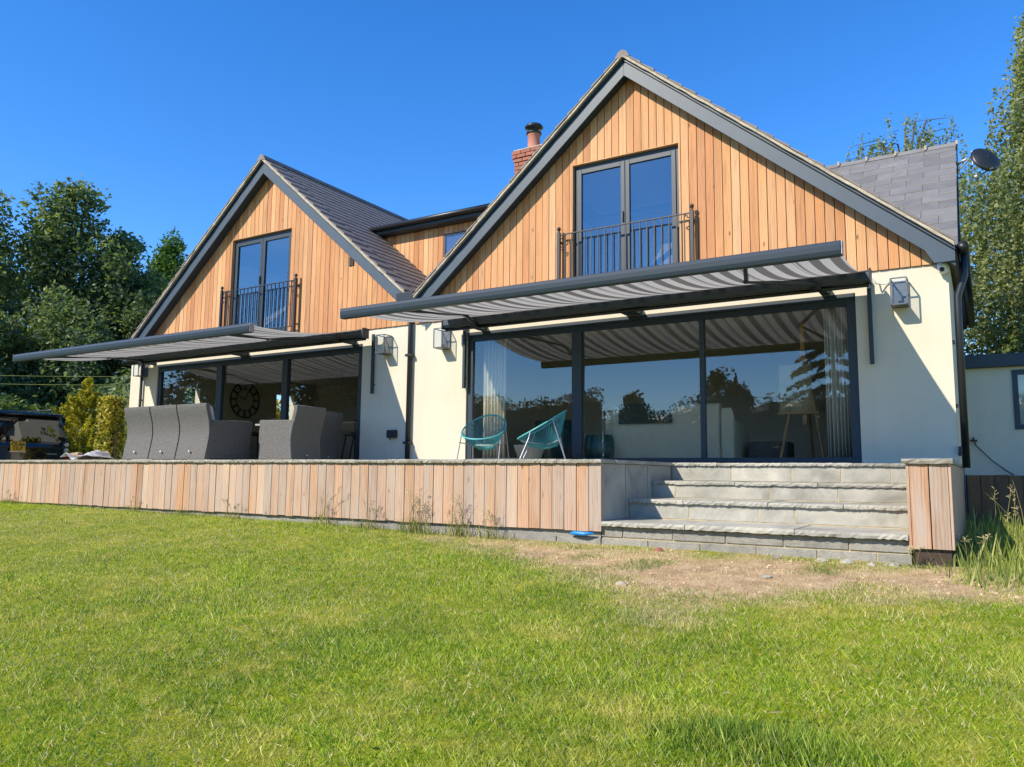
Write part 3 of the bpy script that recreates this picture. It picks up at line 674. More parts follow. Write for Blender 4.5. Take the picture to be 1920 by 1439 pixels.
for zt, zb, js in ((-.778, -.895, [5.444, 6.041, 6.626, 7.225, 7.85]), (-.912, -1.07, [5.75, 6.35, 6.95, 7.55, 8.1])):
    e = [X0-.02] + js + [X1+.02]
    for a0, a1 in zip(e, e[1:]): MB().box(a0+.006, a1-.006, -3.045+random.uniform(-.006, .006), -2.985, zb, zt).build('block', 'block', ST, bevel=.005)

# ------------------------------------------------------------------ awnings
def awning(name, XL, XR, BL, BR, yf, zbk, zf, lab):
    t = thing(name, lab, 'awning', ((XL+XR)/2, -.35, zbk), 'awnings over the sliding doors')
    q = [(-.28, -.085), (-.40, -.09), (-.43, -.045), (-.425, .035), (-.37, .075), (-.28, .065)]
    MB().prism([(a, zbk+b) for a, b in q], XL, XR, 'X').build('cassette', 'frame', t, bevel=.008)
    MB().tube([(XL+.02, -.33, zbk-.118), (XR-.02, -.33, zbk-.118)], .028, 10).build('torsion_bar', 'black', t, smooth=True)
    for x in (XL, XR): MB().box(x-.012, x+.012, -.44, -.27, zbk-.11, zbk+.085).build('end_cap', 'black', t)
    for x in (XL+.62, (XL+XR)/2, XR-.62):
        wd = .13 if x == (XL+XR)/2 else .055
        MB().box(x-wd, x+wd, -.30, -.001, zbk-.13, zbk-.02).build('wall_bracket', 'frame', t); MB().box(x-wd*.7, x+wd*.7, -.016, -.0005, zbk-.02, zbk+.10).build('bracket_plate', 'frame', t)
    n, k = 48, 14; vs = []; x0, x1 = XL+.10, XR-.06
    for i in range(n+1):
        for j in range(k+1):
            u = j/k; x = (x0+(x1-x0)*i/n)*(1-u) + (BL+.04+(BR-BL-.08)*i/n)*u; y = -.40+(yf+.07+.40)*u; z = (zbk+.06)+(zf+.045-zbk-.06)*u - .10*4*u*(1-u)*(0.9+.1*math.cos(i*.8))
            vs.append((x, y, z))
    fs = [(i*(k+1)+j, (i+1)*(k+1)+j, (i+1)*(k+1)+j+1, i*(k+1)+j+1) for i in range(n) for j in range(k)]
    MB().add(vs, fs).build('cloth', 'stripe', t, smooth=True)
    h = .085
    MB().prism([(yf+.05, zf+h*.8), (yf+.0, zf+h), (yf-.045, zf+h*.75), (yf-.07, zf+.02), (yf-.065, zf-.035), (yf-.05, zf-h), (yf+.04, zf-h), (yf+.055, zf-.03)], BL-.01, BR+.01, 'X').build('front_bar', 'frame', t, bevel=.012)
    for x, xo in ((BL-.016, BL-.010), (BR+.010, BR+.016)): MB().box(x, xo, yf-.055, yf+.045, zf-h*.9, zf+h*.85).build('end_cap', 'galv', t)
    for s_, xs_ in ((1, XL+.68), (-1, XR-.68)):
        sh = Vector((xs_, -.40, zbk-.06)); fr = Vector((xs_+s_*.30, yf+.06, zf-.02)); L = (fr-sh).length; l2 = L/2*1.07
        mid_ = (sh+fr)/2; d = (fr-sh).normalized(); perp = Vector((s_, 0, 0)); perp = (perp - d*perp.dot(d)).normalized()
        el = mid_ + perp*math.sqrt(l2*l2-(L/2)**2)
        ar = MB().tube([sh, el], .030, 8).build('arm', 'frame', t); MB().tube([el, fr], .026, 8).build('forearm', 'frame', ar); MB().ball(el, .042, 8).build('elbow', 'black', ar)
        MB().box(sh.x-.07, sh.x+.07, -.43, -.29, zbk-.135, zbk-.02).build('shoulder', 'black', t)
    for x in (XL+.235, XR-.058):
        MB().box(x-.026, x+.026, -.085, -.033, 1.335, zbk+.02).build('guide_bar', 'frame', t, bevel=.006)
        for zz in (1.5, 2.2): MB().box(x-.015, x+.015, -.033, -.001, zz, zz+.03).build('guide_clip', 'black', t)
    return t
awning('awning', .86, 7.86, .93, 7.88, -3.0, 2.485, 2.175, 'extended striped awning over the door above the steps')
awning('awning', -8.75, -1.02, -8.55, -1.15, -2.95, 2.485, 2.165, 'extended striped awning above the rattan furniture')

# ------------------------------------------------------------------ wall lanterns, rails, small fittings
def lantern(cx, lab):
    t = thing('wall_lantern', lab, 'wall lamp', (cx, 0, 2.26), 'lanterns on the render')
    x0, x1, z0, z1, d = cx-.095, cx+.095, 2.085, 2.435, .26
    MB().box(x0+.015, x1-.015, -.014, -.001, z0, z1).build('backplate', 'lamp', t)
    f = MB(); r = .0075
    for x in (x0, x1):
        for y in (-.02, -d): f.box(x-r, x+r, y-r, y+r, z0, z1)
    for z in (z0, z1):
        for y in (-.02, -d): f.box(x0+r, x1-r, y-r, y+r, z-r, z+r)
        for x in (x0, x1): f.box(x-r, x+r, -d+r, -.02-r, z-r, z+r)
    f.box(x0+r, x1-r, -d+r, -.02-r, z0-.004, z0+.004)
    f.build('lamp_frame', 'lamp', t)
    MB().box(x0+r, x1-r, -d-.002, -d+.002, z0+r, z1-r).build('pane', 'clear', t)
    for x in (x0, x1): MB().box(x-.002, x+.002, -d+r, -.02-r, z0+r, z1-r).build('pane', 'clear', t)
    MB().lathe([(.022, 0), (.022, .06), (.014, .07)], (cx, -.10, z0+.005), 10).build('lamp_holder', 'black', t)
    MB().ball((cx, -.10, z0+.15), .042, 10, 1.25).build('bulb', 'clear', t, smooth=True)
for cx, lab in ((-8.45, 'galvanised box lantern at the far left corner of the house'), (-.735, 'galvanised box lantern left of the middle downpipe'), (.645, 'galvanised box lantern right of the middle downpipe'), (8.18, 'galvanised box lantern on the right end wall by the gable corner')): lantern(cx, lab)

def railing(x0, x1, lab):
    t = thing('balcony_railing', lab, 'railing', ((x0+x1)/2, -.15, 2.8), 'iron railings at the bedroom windows'); y = -.13
    for x in (x0, x1):
        p = MB().box(x-.026, x+.026, y-.026, y+.026, 2.74, 3.885).build('post', 'iron', t)
        MB().lathe([(.018, 0), (.022, .01), (.014, .02), (.032, .045), (.036, .062), (.028, .085), (.005, .10)], (x, y, 3.885), 10).build('finial', 'iron', p, smooth=True)
        for zz in (3.72, 2.9):
            MB().box(x-.012, x+.012, y+.026, -.028, zz, zz+.024).build('stay', 'iron', t)
        sg = 1 if x == x0 else -1; sc = MB()
        for zc, rr in ((3.80, .052), (3.60, .040)):
            sc.tube([(x - (0.026+.02)*(-sg if True else 1) + 0, y, zc)] , .006) if False else None
            pts = [(x + (-sg)*(-.026) + sg*.0 - sg*(-.026) * 0 + (0.03 + rr*(1-a/9*.7)*math.cos(a*.8))*(1 if sg > 0 else -1)*1.0, y + .0, zc + rr*(1-a/9*.7)*math.sin(a*.8)) for a in range(10)]
            sc.tube(pts, .008, 6)
        sc.build('scroll', 'iron', t)
    MB().box(x0+.026, x1-.026, y-.014, y+.014, 3.835, 3.851).build('top_rail', 'iron', t)
    MB().box(x0+.026, x1-.026, y-.014, y+.014, 2.85, 2.866).build('bottom_rail', 'iron', t)
    n = 19
    for k in range(1, n): 
        x = x0 + (x1-x0)*k/n; MB().box(x-.008, x+.008, y-.008, y+.008, 2.866, 3.835).build('baluster', 'iron', t)
railing(-5.59, -3.23, 'black iron balcony railing on the far gable'); railing(3.054, 5.368, 'black iron balcony railing on the near gable')

t = thing('outdoor_socket', 'black outdoor socket box low on the shaded render', 'socket', (-.56, 0, .54)); MB().box(-.665, -.455, -.085, -.001, .47, .62).build('body', 'black', t, bevel=.012)
MB().tube([(-.60, -.05, .47), (-.60, -.05, .44)], .012, 8).build('gland', 'black', t)
t = thing('security_camera', 'white dome security camera under the right eaves corner', 'security camera', (8.70, -.05, 2.57))
MB().lathe([(.02, -.10), (.05, -.085), (.062, -.05), (.068, -.01), (.068, .04)], (8.70, -.075, 2.565), 16).build('body', 'white', t, smooth=True); MB().ball((8.685, -.125, 2.515), .032, 10).build('lens', 'black', t, smooth=True)
# satellite dish
t = thing('satellite_dish', 'dark satellite dish on a steel bracket at the roof verge', 'satellite dish', (8.9, 2.45, 4.8))
MB().tube([(8.88, 2.4, 4.80), (9.10, 2.35, 4.86)], .022, 8).build('bracket', 'galv', t, smooth=True); MB().tube([(8.88, 2.4, 4.66), (9.07, 2.35, 4.84)], .014, 8).build('brace', 'galv', t)
MB().tube([(9.11, 2.35, 4.72), (9.11, 2.35, 4.95)], .022, 8).build('mast', 'chrome', t)
dm = MB(); vs = []; n = 24
for i in range(7):
    r_ = .24*i/6 + 1e-4
    for j in range(n):
        a_ = 2*math.pi*j/n; vs.append((r_*math.cos(a_)*.95, .35*r_*r_/.24 - .02, r_*math.sin(a_)))
fs = [(i*n+j, i*n+(j+1) % n, (i+1)*n+(j+1) % n, (i+1)*n+j) for i in range(6) for j in range(n)]
mr_ = Matrix.Rotation(R(35), 3, 'Z') @ Matrix.Rotation(R(-22), 3, 'X')
dm.add([tuple(mr_ @ Vector(v) + Vector((9.31, 2.30, 4.80))) for v in vs], fs)
d_ = dm.build('reflector', 'black', t, smooth=True); md = d_.modifiers.new('solid', 'SOLIDIFY'); md.thickness = .008
e_ = mr_ @ Vector((0, .34, -.10)) + Vector((9.31, 2.30, 4.80)); MB().tube([tuple(mr_ @ Vector((0, 0, -.24)) + Vector((9.31, 2.30, 4.80))), tuple(e_)], .012, 6).build('arm', 'galv', t); MB().ball(tuple(e_), .045, 8).build('receiver', 'galv', t)
# cable at awning end
tag(MB().tube([(7.86, -.14, 2.56), (7.87, -.16, 2.47), (7.90, -.12, 2.42), (8.0, -.03, 2.42), (8.08, -.012, 2.47)], .009, 6).build('cable', 'white', None, smooth=True), 'short cable looping from the awning end to the render', 'cable')

# ------------------------------------------------------------------ rattan set
def S_back(x0, x1, y0, parent, name='back_panel', H_=1.03):
    prof = [(.02, .0), (.25, .045), (.5, .085), (.72, .06), (.9, .0), (H_-.03, -.035), (H_, -.02)]
    zz = np.linspace(.02, H_, 19); dd = np.interp(zz, [p[0] for p in prof], [p[1] for p in prof]); dd = np.convolve(np.pad(dd, 2, 'edge'), [.1, .2, .4, .2, .1], 'valid'); prof = [(float(a), float(b)) for a, b in zip(zz, dd)]
    front = [(y0+d, z) for z, d in prof]; back = [(y0+d+.085, z) for z, d in reversed(prof)]
    m = MB().prism(front+back, x0, x1, 'X'); o = m.build(name, 'rattan', parent, bevel=.012); return o
sf = thing('rattan_sofa', 'three seat dark rattan sofa with its back to the lawn', 'sofa', (-4.1, -2.0, 0))
xs_ = [-5.36, -4.53, -3.72, -2.86]
for a0, a1 in zip(xs_, xs_[1:]):
    b_ = S_back(a0+.012, a1-.012, -2.42, sf); MB().ball(((a0+a1)/2, -2.425, .16), .022, 8).build('badge', 'chrome', b_)
for a0, a1 in ((-5.36, -5.22), (-3.03, -2.865)): MB().prism([(-2.36, .03), (-1.42, .03), (-1.40, .40), (-1.37, .74), (-1.40, .765), (-2.26, .735), (-2.29, .5)], a0, a1, 'X').build('arm', 'rattan', sf, bevel=.02)
MB().box(-5.22, -3.03, -2.30, -1.42, .06, .34).build('seat', 'rattan', sf, bevel=.02)
for a0, a1 in zip(xs_, xs_[1:]):
    MB().box(max(a0, -5.21)+.01, min(a1, -3.04)-.01, -2.2, -1.40, .342, .48).build('seat_cushion', 'cushion', sf, bevel=.04)
    MB().prism([(-2.31, .49), (-2.10, .49), (-2.22, .98), (-2.33, 1.035)], max(a0, -5.21)+.01, min(a1, -2.93)-.01, 'X').build('back_cushion', 'cushion', sf, bevel=.035)
for x in (-5.3, -4.1, -2.95):
    for y in (-2.3, -1.5): MB().box(x-.03, x+.03, y-.03, y+.03, -.012, .06).build('foot', 'chrome', sf)
def rchair(ox, oy, rotz, lab, front=True):
    """local: back at +X side, opening towards -X"""
    t = thing('rattan_armchair', lab, 'armchair', (ox, oy, 0), 'rattan armchairs at the table', rotz, local=True)
    for s_ in (-1, 1):
        y0, y1 = (s_*.44, s_*.30) if s_ > 0 else (-.44, -.30)
        MB().prism([(-.42, .02), (.40, .02), (.36, .38), (.42, .66), (.41, .70), (-.42, .72), (-.44, .69), (-.385, .38)], min(y0, y1), max(y0, y1), 'Y').build('arm', 'rattan', t, bevel=.02)
    zz = np.linspace(.02, .955, 15); prof = [(float(z), float(np.interp(z, [.02, .2, .38, .6, .8, .92, .955], [.405, .372, .365, .41, .47, .50, .49]))) for z in zz]
    MB().prism([(x, z) for z, x in prof] + [(x-.09, z) for z, x in reversed(prof)], -.43, .43, 'Y').build('backrest', 'rattan', t, bevel=.015)
    MB().box(-.40, .34, -.30, .30, .06, .32).build('seat', 'rattan', t, bevel=.02); MB().box(-.41, .30, -.295, .295, .322, .46).build('seat_cushion', 'cushion', t, bevel=.04)
    MB().prism([(.14, .47), (.31, .47), (.43, .93), (.33, .985), (.27, .92)], -.29, .29, 'Y').build('back_cushion', 'cushion', t, bevel=.035)
    MB().ball((.405, 0, .10), .02, 8).build('badge', 'chrome', t)
    for x in (-.36, .34):
        for y in (-.36, .36): MB().box(x-.025, x+.025, y-.025, y+.025, -.012, .03).build('foot', 'black', t)
    return t
rchair(-1.47, -1.70, 0.0, 'dark rattan armchair with pale back cushion, nearest the terrace edge').scale = (1, .80, 1)
rchair(-2.0, -.72, 0.2, 'dark rattan armchair tucked behind the other by the sliding door').scale = (1, .80, 1)
t = thing('patio_table', 'low dark rattan table between sofa and armchairs', 'table', (-2.35, -1.35, 0))
MB().box(-2.72, -2.0, -1.45, -.35, .67, .705).build('table_top', 'slab', t, bevel=.006); MB().box(-2.67, -2.05, -1.40, -.40, .05, .668).build('base', 'rattan', t, bevel=.02)
for y in (-1.35, -.45):
    for x in (-2.63, -2.09): MB().box(x-.02, x+.02, y-.02, y+.02, -.012, .05).build('foot', 'chrome', t)
for k, (x, y, h) in enumerate(((-2.5, -1.2, .12), (-2.38, -1.1, .10))):
    tag(MB().lathe([(.022, 0), (.034, .015), (.03, .06), (.038, h), (.034, h), (.026, .05), (.01, .02)], (x, y, .705), 12).build('glass_tumbler', 'clear', None, smooth=True), ['taller drinking glass on the rattan table', 'shorter drinking glass on the rattan table'][k], 'glass')

# string chairs
def string_chair(ox, oy, rotz, lab):
    """local: sitter faces -Y"""
    t = thing('string_chair', lab, 'garden chair', (ox, oy, -.012), 'teal string chairs by the sliding door', rotz, local=True)
    n = 40; rim = []; low = []
    for i in range(n):
        a_ = 2*math.pi*i/n; x, y = .41*math.cos(a_), .40*math.sin(a_); x *= 1 - .10*math.sin(a_)
        rim.append(Vector((x, y, .58 + .23*math.sin(a_) + .03*math.sin(a_)**2)))
        low.append(Vector((.15*math.cos(a_), .13+.13*math.sin(a_), .25 + .03*math.sin(a_))))
    MB().ring(rim, .014, 8).build('rim', 'tealrim', t, smooth=True); MB().ring(low, .009, 6).build('base_ring', 'tealrim', t, smooth=True)
    c = MB()
    for i in range(n*2):
        a_ = 2*math.pi*i/(n*2); p = rim[i//2].lerp(rim[(i//2+1) % n], .5*(i % 2)); q = low[i//2].lerp(low[(i//2+1) % n], .5*(i % 2))
        md_ = p.lerp(q, .5) + Vector((0, 0, -.035)); c.tube([p, p.lerp(q, .25)+Vector((0, 0, -.025)), md_, p.lerp(q, .75)+Vector((0, 0, -.025)), q], .0052, 4, False)
    for r_ in range(5):
        u = r_/5; c.tube([low[i].lerp(Vector((0, .13, .235)), u) for i in range(0, n, 2)]+[low[0].lerp(Vector((0, .13, .235)), u)], .007, 4, False)
    c.build('cord_seat', 'teal', t)
    for (a_, fx, fy) in ((R(205), -.40, -.36), (R(-25), .40, -.36), (R(150), -.36, .40), (R(30), .36, .40)):
        i = int((a_ % (2*math.pi))/(2*math.pi)*n) % n; p = rim[i]
        MB().tube([p, (p.x*1.0+(fx-p.x)*.12, p.y+(fy-p.y)*.12, p.z-.10), (fx, fy, .012)], .0115, 8).build('leg', 'galv', t)
    lb = MB(); lb.tube([(-.37, -.32, .33), (-.18, .0, .295), (.18, .0, .295), (.37, -.32, .33)], .009, 6); lb.tube([(-.36, .30, .36), (-.16, .1, .29), (.16, .1, .29), (.36, .30, .36)], .009, 6)
    lb.build('brace', 'galv', t); return t
sc1 = string_chair(2.27, -1.15, R(14), 'teal string chair with rounded seat turned to the lawn')
sc2 = string_chair(3.26, -1.05, R(-62), 'teal string chair turned sideways towards the other chair')
sc1.scale = (.86, .86, .93); sc2.scale = (.92, .92, .95)
t = thing('planter', 'pale tapered planter standing behind the teal chair', 'planter', (2.65, -.42, 0)); 
MB().lathe([(.16, -.012), (.20, .10), (.26, .27), (.265, .285), (.24, .285), (.235, .25), (.02, .24)], (2.68, -.42, 0), 24).build('pot', 'pot', t, smooth=True); MB().lathe([(.235, .235), (.1, .255), (.001, .262)], (2.68, -.42, 0), 16).build('soil', 'carpet', t)
o = MB(); o.tube([(4.79, -3.10, -.875), (4.86, -3.115, -.868), (4.98, -3.12, -.872), (5.11, -3.11, -.862)], [.012, .024, .026, .010], 8)
tag(o.build('plastic_sheet', 'blue', None, smooth=True), 'crumpled bright blue plastic poking out under the plank corner', 'plastic sheet')

# ------------------------------------------------------------------ things inside the rooms
def curtain(x0, x1, y, z0, z1, lab):
    n = 60; vs = []
    for i in range(n+1):
        u = i/n; x = x0+(x1-x0)*u; d = .045*math.sin(u*math.pi*2*7 + .6*math.sin(u*9)); vs += [(x, y+d, z0), (x+.01*math.sin(u*20), y+d*.7, z1)]
    o = MB().add(vs, [(2*i, 2*i+2, 2*i+3, 2*i+1) for i in range(n)]).build('curtain', 'curtain', None, smooth=True); md = o.modifiers.new('solid', 'SOLIDIFY'); md.thickness = .006
    tag(o, lab, 'curtain', 'curtains behind the lounge door')
curtain(7.16, 7.50, .24, 0.0, 2.45, 'oatmeal curtain gathered at the right of the lounge door')
curtain(1.33, 1.80, .24, 0.0, 2.45, 'oatmeal curtain gathered at the left of the lounge door')
t = thing('lounge_sofa', 'cream sofa seen from behind through the glass', 'sofa', (4.5, 1.1, 0))
MB().prism([(.62, .0), (.60, .5), (.64, .93), (.70, .97), (.82, .95), (.86, .5), (.86, .0)], 3.66, 5.50, 'X').build('back', 'sofa', t, bevel=.04)
for a0, a1 in ((3.52, 3.72), (5.50, 5.72)): MB().prism([(.66, 0), (1.6, 0), (1.6, .58), (1.5, .64), (.75, .72), (.66, .9)], a0, a1, 'X').build('arm', 'sofa', t, bevel=.04)
MB().box(3.72, 5.5, .86, 1.6, .0, .45).build('seat', 'sofa', t, bevel=.04)
o = MB().prism([(.585, .66), (.60, .95), (.66, .99), (.84, .97), (.84, .98), (.66, 1.0), (.59, .96), (.575, .66)], 3.82, 4.75, 'X').build('throw', 'throw', None); tag(o, 'dark green throw draped over the cream sofa back', 'throw')
t = thing('easel', 'wooden artist easel with a painted canvas behind the glass', 'easel', (6.7, 1.0, 0))
for p, q in (((6.36, .8, 0), (6.72, .9, 1.75)), ((7.02, .8, 0), (6.74, .9, 1.75)), ((6.70, 1.7, 0), (6.73, .95, 1.75))): MB().tube([p, q], .022, 6).build('leg', 'easelwood', t)
MB().box(6.70, 6.76, .88, .92, .6, 2.15).build('mast', 'easelwood', t); MB().box(6.35, 6.95, .82, .92, .76, .80).build('tray', 'easelwood', t)
tag(MB().box(6.38, 6.86, .84, .865, .80, 1.52).build('canvas', 'canvas', None, bevel=.003), 'tall ochre painted canvas resting on the easel', 'canvas')
t = thing('side_table', 'dark teal glazed drum table inside the lounge door', 'side table', (3.5, .45, 0)); MB().lathe([(.20, 0), (.24, .08), (.255, .25), (.24, .42), (.215, .47), (.21, .48), (.001, .485)], (3.50, .50, 0), 24).build('drum', 'pouf', t, smooth=True)
t = thing('footstool', 'low square brown footstool beside the easel', 'footstool', (6.0, 1.0, 0)); MB().box(5.85, 6.45, .95, 1.5, .08, .36).build('cushion', 'carpet', t, bevel=.04)
for x in (5.9, 6.4):
    for y in (1.0, 1.45): MB().box(x-.025, x+.025, y-.025, y+.025, -.012, .08).build('leg', 'darkwood', t)
t = thing('tub_chair', 'dark upholstered tub chair by the left lounge curtain', 'armchair', (2.2, 1.2, 0)); MB().lathe([(.30, .08), (.36, .3), (.40, .78), (.36, .80), (.30, .45), (.001, .44)], (2.25, 1.3, 0), 20).build('shell', 'pouf', t, smooth=True); MB().lathe([(.2, -.012), (.2, .08)], (2.25, 1.3, 0), 12).build('plinth', 'darkwood', t)
# kitchen
t = thing('wall_clock', 'large dark skeleton clock on the kitchen side wall', 'clock', (-8.82, 3.33, 1.82))
rp = [(-8.82, 3.33+.50*math.cos(a_), 1.82+.50*math.sin(a_)) for a_ in np.linspace(0, 2*math.pi, 36)[:-1]]; MB().ring(rp, .022, 6).build('outer_rim', 'darkwood', t)
rp = [(-8.82, 3.33+.30*math.cos(a_), 1.82+.30*math.sin(a_)) for a_ in np.linspace(0, 2*math.pi, 30)[:-1]]; MB().ring(rp, .014, 6).build('inner_rim', 'darkwood', t)
for k in range(12):
    c_, s_ = math.cos(k*math.pi/6), math.sin(k*math.pi/6); MB().tube([(-8.82, 3.33+.31*c_, 1.82+.31*s_), (-8.82, 3.33+.49*c_, 1.82+.49*s_)], .026, 6).build('numeral', 'darkwood', t)
for L_, a_ in ((.36, 1.2), (.24, 2.7)): MB().tube([(-8.81, 3.33, 1.82), (-8.81, 3.33+L_*math.cos(a_), 1.82+L_*math.sin(a_))], .012, 6).build('hand', 'darkwood', t)
for k, x in enumerate((-6.9, -5.95, -5.0)):
    t = thing('pendant_light', 'glass pendant light hanging in the kitchen, ' + ['nearest the clock', 'in the middle of three', 'nearest the oven'][k], 'pendant light', (x, 3.2, 2.5), 'kitchen pendants')
    MB().tube([(x, 3.2, 2.5), (x, 3.2, 1.95)], .007, 6).build('flex', 'black', t); MB().lathe([(.02, .30), (.05, .26), (.12, .12), (.14, 0), (.135, 0), (.11, .12), (.045, .25)], (x, 3.2, 1.68), 16).build('shade', 'clear', t, smooth=True)
t = thing('kitchen_units', 'pale kitchen units with a dark built in oven at the back', 'kitchen unit', (-5.5, 5.6, 0)); MB().box(-7.4, -1.0, 5.35, 5.98, 0, .95).build('base_unit', 'beige', t); MB().box(-6.0, -1.0, 5.35, 5.98, .96, 2.2).build('tall_unit', 'white', t, bevel=.01)
for x in (-3.0, -4.0): MB().box(x-.006, x+.006, 5.34, 5.352, .96, 2.2).build('door_gap', 'black', t)
MB().box(-5.9, -5.2, 5.32, 5.349, .9, 1.75).build('oven', 'carglass', t); MB().box(-5.9, -5.2, 5.335, 5.3495, .88, 1.78).build('oven_back', 'black', t); MB().tube([(-5.85, 5.29, 1.66), (-5.25, 5.29, 1.66)], .012, 6).build('oven_handle', 'chrome', t)
t = thing('dining_table', 'dark dining table in the kitchen behind the rattan set', 'table', (-6.5, 2.2, 0)); MB().box(-7.4, -5.3, 1.7, 2.7, .74, .79).build('top', 'darkwood', t)
for x in (-7.3, -5.4):
    for y in (1.8, 2.6): MB().box(x-.04, x+.04, y-.04, y+.04, -.012, .74).build('leg', 'darkwood', t)
for k, (x, y) in enumerate(((-2.15, .95), (-2.9, 1.5))):
    t = thing('kitchen_stool', ['pale wooden stool just inside the kitchen door', 'second pale wooden stool further inside the kitchen'][k], 'stool', (x, y, 0))
    MB().box(x-.2, x+.2, y-.2, y+.2, .62, .66).build('seat', 'darkwood', t)
    for a_, b_ in ((-1, -1), (1, -1), (-1, 1), (1, 1)): MB().tube([(x+.15*a_, y+.15*b_, .62), (x+.22*a_, y+.22*b_, -.012)], .018, 6).build('leg', 'darkwood', t)
    MB().box(x-.2, x+.2, y+.17, y+.2, .66, 1.0).build('backrest', 'darkwood', t)

# ------------------------------------------------------------------ parked 4x4
def suv():
    t = thing('parked_car', 'black boxy 4x4 seen from behind with yellow number plate', 'car', (-11.1, -1.25, -.56), None, R(173+8), local=True)
    # local: +X forward, rear at x=0
    Wd = 1.03
    prof = [(.0, .42), (-.02, .62), (.0, 1.02), (.05, 1.12), (.26, 1.92), (.36, 2.02), (2.2, 2.06), (3.0, 1.98), (3.65, 1.22), (4.75, 1.12), (4.9, .95), (4.95, .45)]
    n = len(prof); vs = []; fs = []
    lv = [(-Wd*.97, 1), (-Wd, .5), (Wd, .5), (Wd*.97, 1)]
    for sgn in (-1, 1):
        for (x, z) in prof:
            inset = max(0, (z-1.1))*.17; vs.append((x, sgn*(Wd-inset), z))
    fs = [tuple(range(n)), tuple(reversed(range(n, 2*n)))] + [(i, i+n, (i+1) % n + n, (i+1) % n) for i in range(n)]
    MB().add(vs, fs).build('body', 'carpaint', t, bevel=.06)
    # rear glass
    def rear(z0, z1, y0, y1, off, name, mat, par=t, bev=0):
        def px(z): return .05+(z-1.12)*.21/.80 - off if z > 1.12 else (-.02 + (.05 if z > 1.05 else .0)) - off
        return MB().add([(px(z0), y0, z0), (px(z0), y1, z0), (px(z1), y1, z1), (px(z1), y0, z1), (px(z0)+.03, y0, z0), (px(z0)+.03, y1, z0), (px(z1)+.03, y1, z1), (px(z1)+.03, y0, z1)],
                        [(0, 1, 2, 3), (4, 5, 6, 7), (0, 1, 5, 4), (1, 2, 6, 5), (2, 3, 7, 6), (3, 0, 4, 7)]).build(name, mat, par, bevel=bev)
    rear(1.16, 1.80, -.80, .80, .012, 'rear_window', 'carglass', bev=.01)
    MB().prism([(.16, 1.88), (.30, 2.0), (.12, 1.96), (.10, 1.90)], -.84, .84, 'Y').build('spoiler', 'carpaint', t, bevel=.015)
    MB().box(-.05, .02, -.86, .86, .99, 1.03).build('tailgate_trim', 'black', t)
    MB().box(-.12, .10, -1.0, 1.0, .42, .66).build('bumper', 'carpaint', t, bevel=.04)
    for s_ in (-1, 1):
        lt = MB().box(-.045, .10, s_*.90-.085, s_*.90+.085, .70, 1.20).build('tail_light', 'black', t, bevel=.02)
        for zz in (1.11, .96): MB().lathe([(.062, 0), (.055, .02), (.02, .03), (.001, .031)], (0, 0, 0), 14).build('lens', 'lens', lt)
        for ch_, zz in zip(lt.children, (1.11, .96)): ch_.rotation_euler = (0, R(-90), 0); ch_.location = (-.045, s_*.90, zz)
        MB().box(-.052, -.046, s_*.90-.065, s_*.90+.065, .73, .87).build('red_lens', 'redlens', lt)
        for x in (.55, 1.45, 2.5):
            MB().box(x, x+.75, s_*(Wd-.075)-.006, s_*(Wd-.075)+.006, 1.2, 1.72).build('side_window', 'carglass', t)
        for x in (.95, 3.9):
            wh = MB(); wh.lathe([(.25, -.12), (.36, -.12), (.385, -.08), (.385, .08), (.36, .12), (.25, .12)], (0, 0, 0), 24); w_ = wh.build('wheel', 'tyre', t)
            w_.rotation_euler = (R(90), 0, 0); w_.location = (x, s_*.92, .385); MB().lathe([(.25, -.10), (.25, .10), (.05, .11), (.001, .11)], (0, 0, 0), 16).build('rim', 'galv', w_)
    pl = MB().box(-.068, -.050, .12, .46, .90, 1.15).build('number_plate', 'plate', t)
    cu = bpy.data.curves.new('lettering', 'FONT'); cu.body = 'OU66\nOLP'; cu.size = .125; cu.align_x = 'CENTER'; cu.align_y = 'CENTER'; cu.space_line = .82; cu.offset = .004; cu.extrude = .001
    tmp = bpy.data.objects.new('lettering', cu); COL.objects.link(tmp); dg = bpy.context.evaluated_depsgraph_get()
    lme = bpy.data.meshes.new_from_object(tmp.evaluated_get(dg)); bpy.data.objects.remove(tmp); lme.materials.clear(); lme.materials.append(M['black'])
    tx = bpy.data.objects.new('lettering', lme); COL.objects.link(tx); tx.parent = pl
    tx.matrix_local = Matrix(((0, 0, -1, -.0695), (-1, 0, 0, .29), (0, 1.1, 0, 1.025), (0, 0, 0, 1)))
    MB().box(-.066, -.03, .10, .48, .868, .892).build('plate_trim', 'chrome', t); MB().box(-.06, -.02, -.66, -.44, .83, .85).build('badge', 'chrome', t)
    t.scale = (1, 1, .9)
    for s_ in (-1, 1): MB().tube([(.5, s_*.78, 2.10), (2.5, s_*.78, 2.12)], .022, 8).build('roof_rail', 'black', t)
suv()
lp = [(-8.9, -1.35, .04, .9, .3), (-8.55, -1.2, .09, .7, 1.2), (-8.75, -1.5, .13, .6, -.4)]
for k, (x, y, z, L_, a_) in enumerate(lp):
    tag(MB().tube([(x, y, z), (x+L_*math.cos(a_), y+L_*math.sin(a_)*.5, z+.02)], .06, 9).build('log', 'log'), ['lowest log of the small pile at the terrace end', 'log slanting across the small pile', 'topmost log of the small pile'][k], 'log', 'logs at the terrace end')
vs = [(-8.75+.1*i, -1.75+.14*j, .10+.10*math.sin(i*.9+j*.7)*math.exp(-((i-4)**2)/12)+.09*math.exp(-((i-4)**2+(j-3)**2)/8)+random.uniform(-.02, .02)) for i in range(9) for j in range(7)]
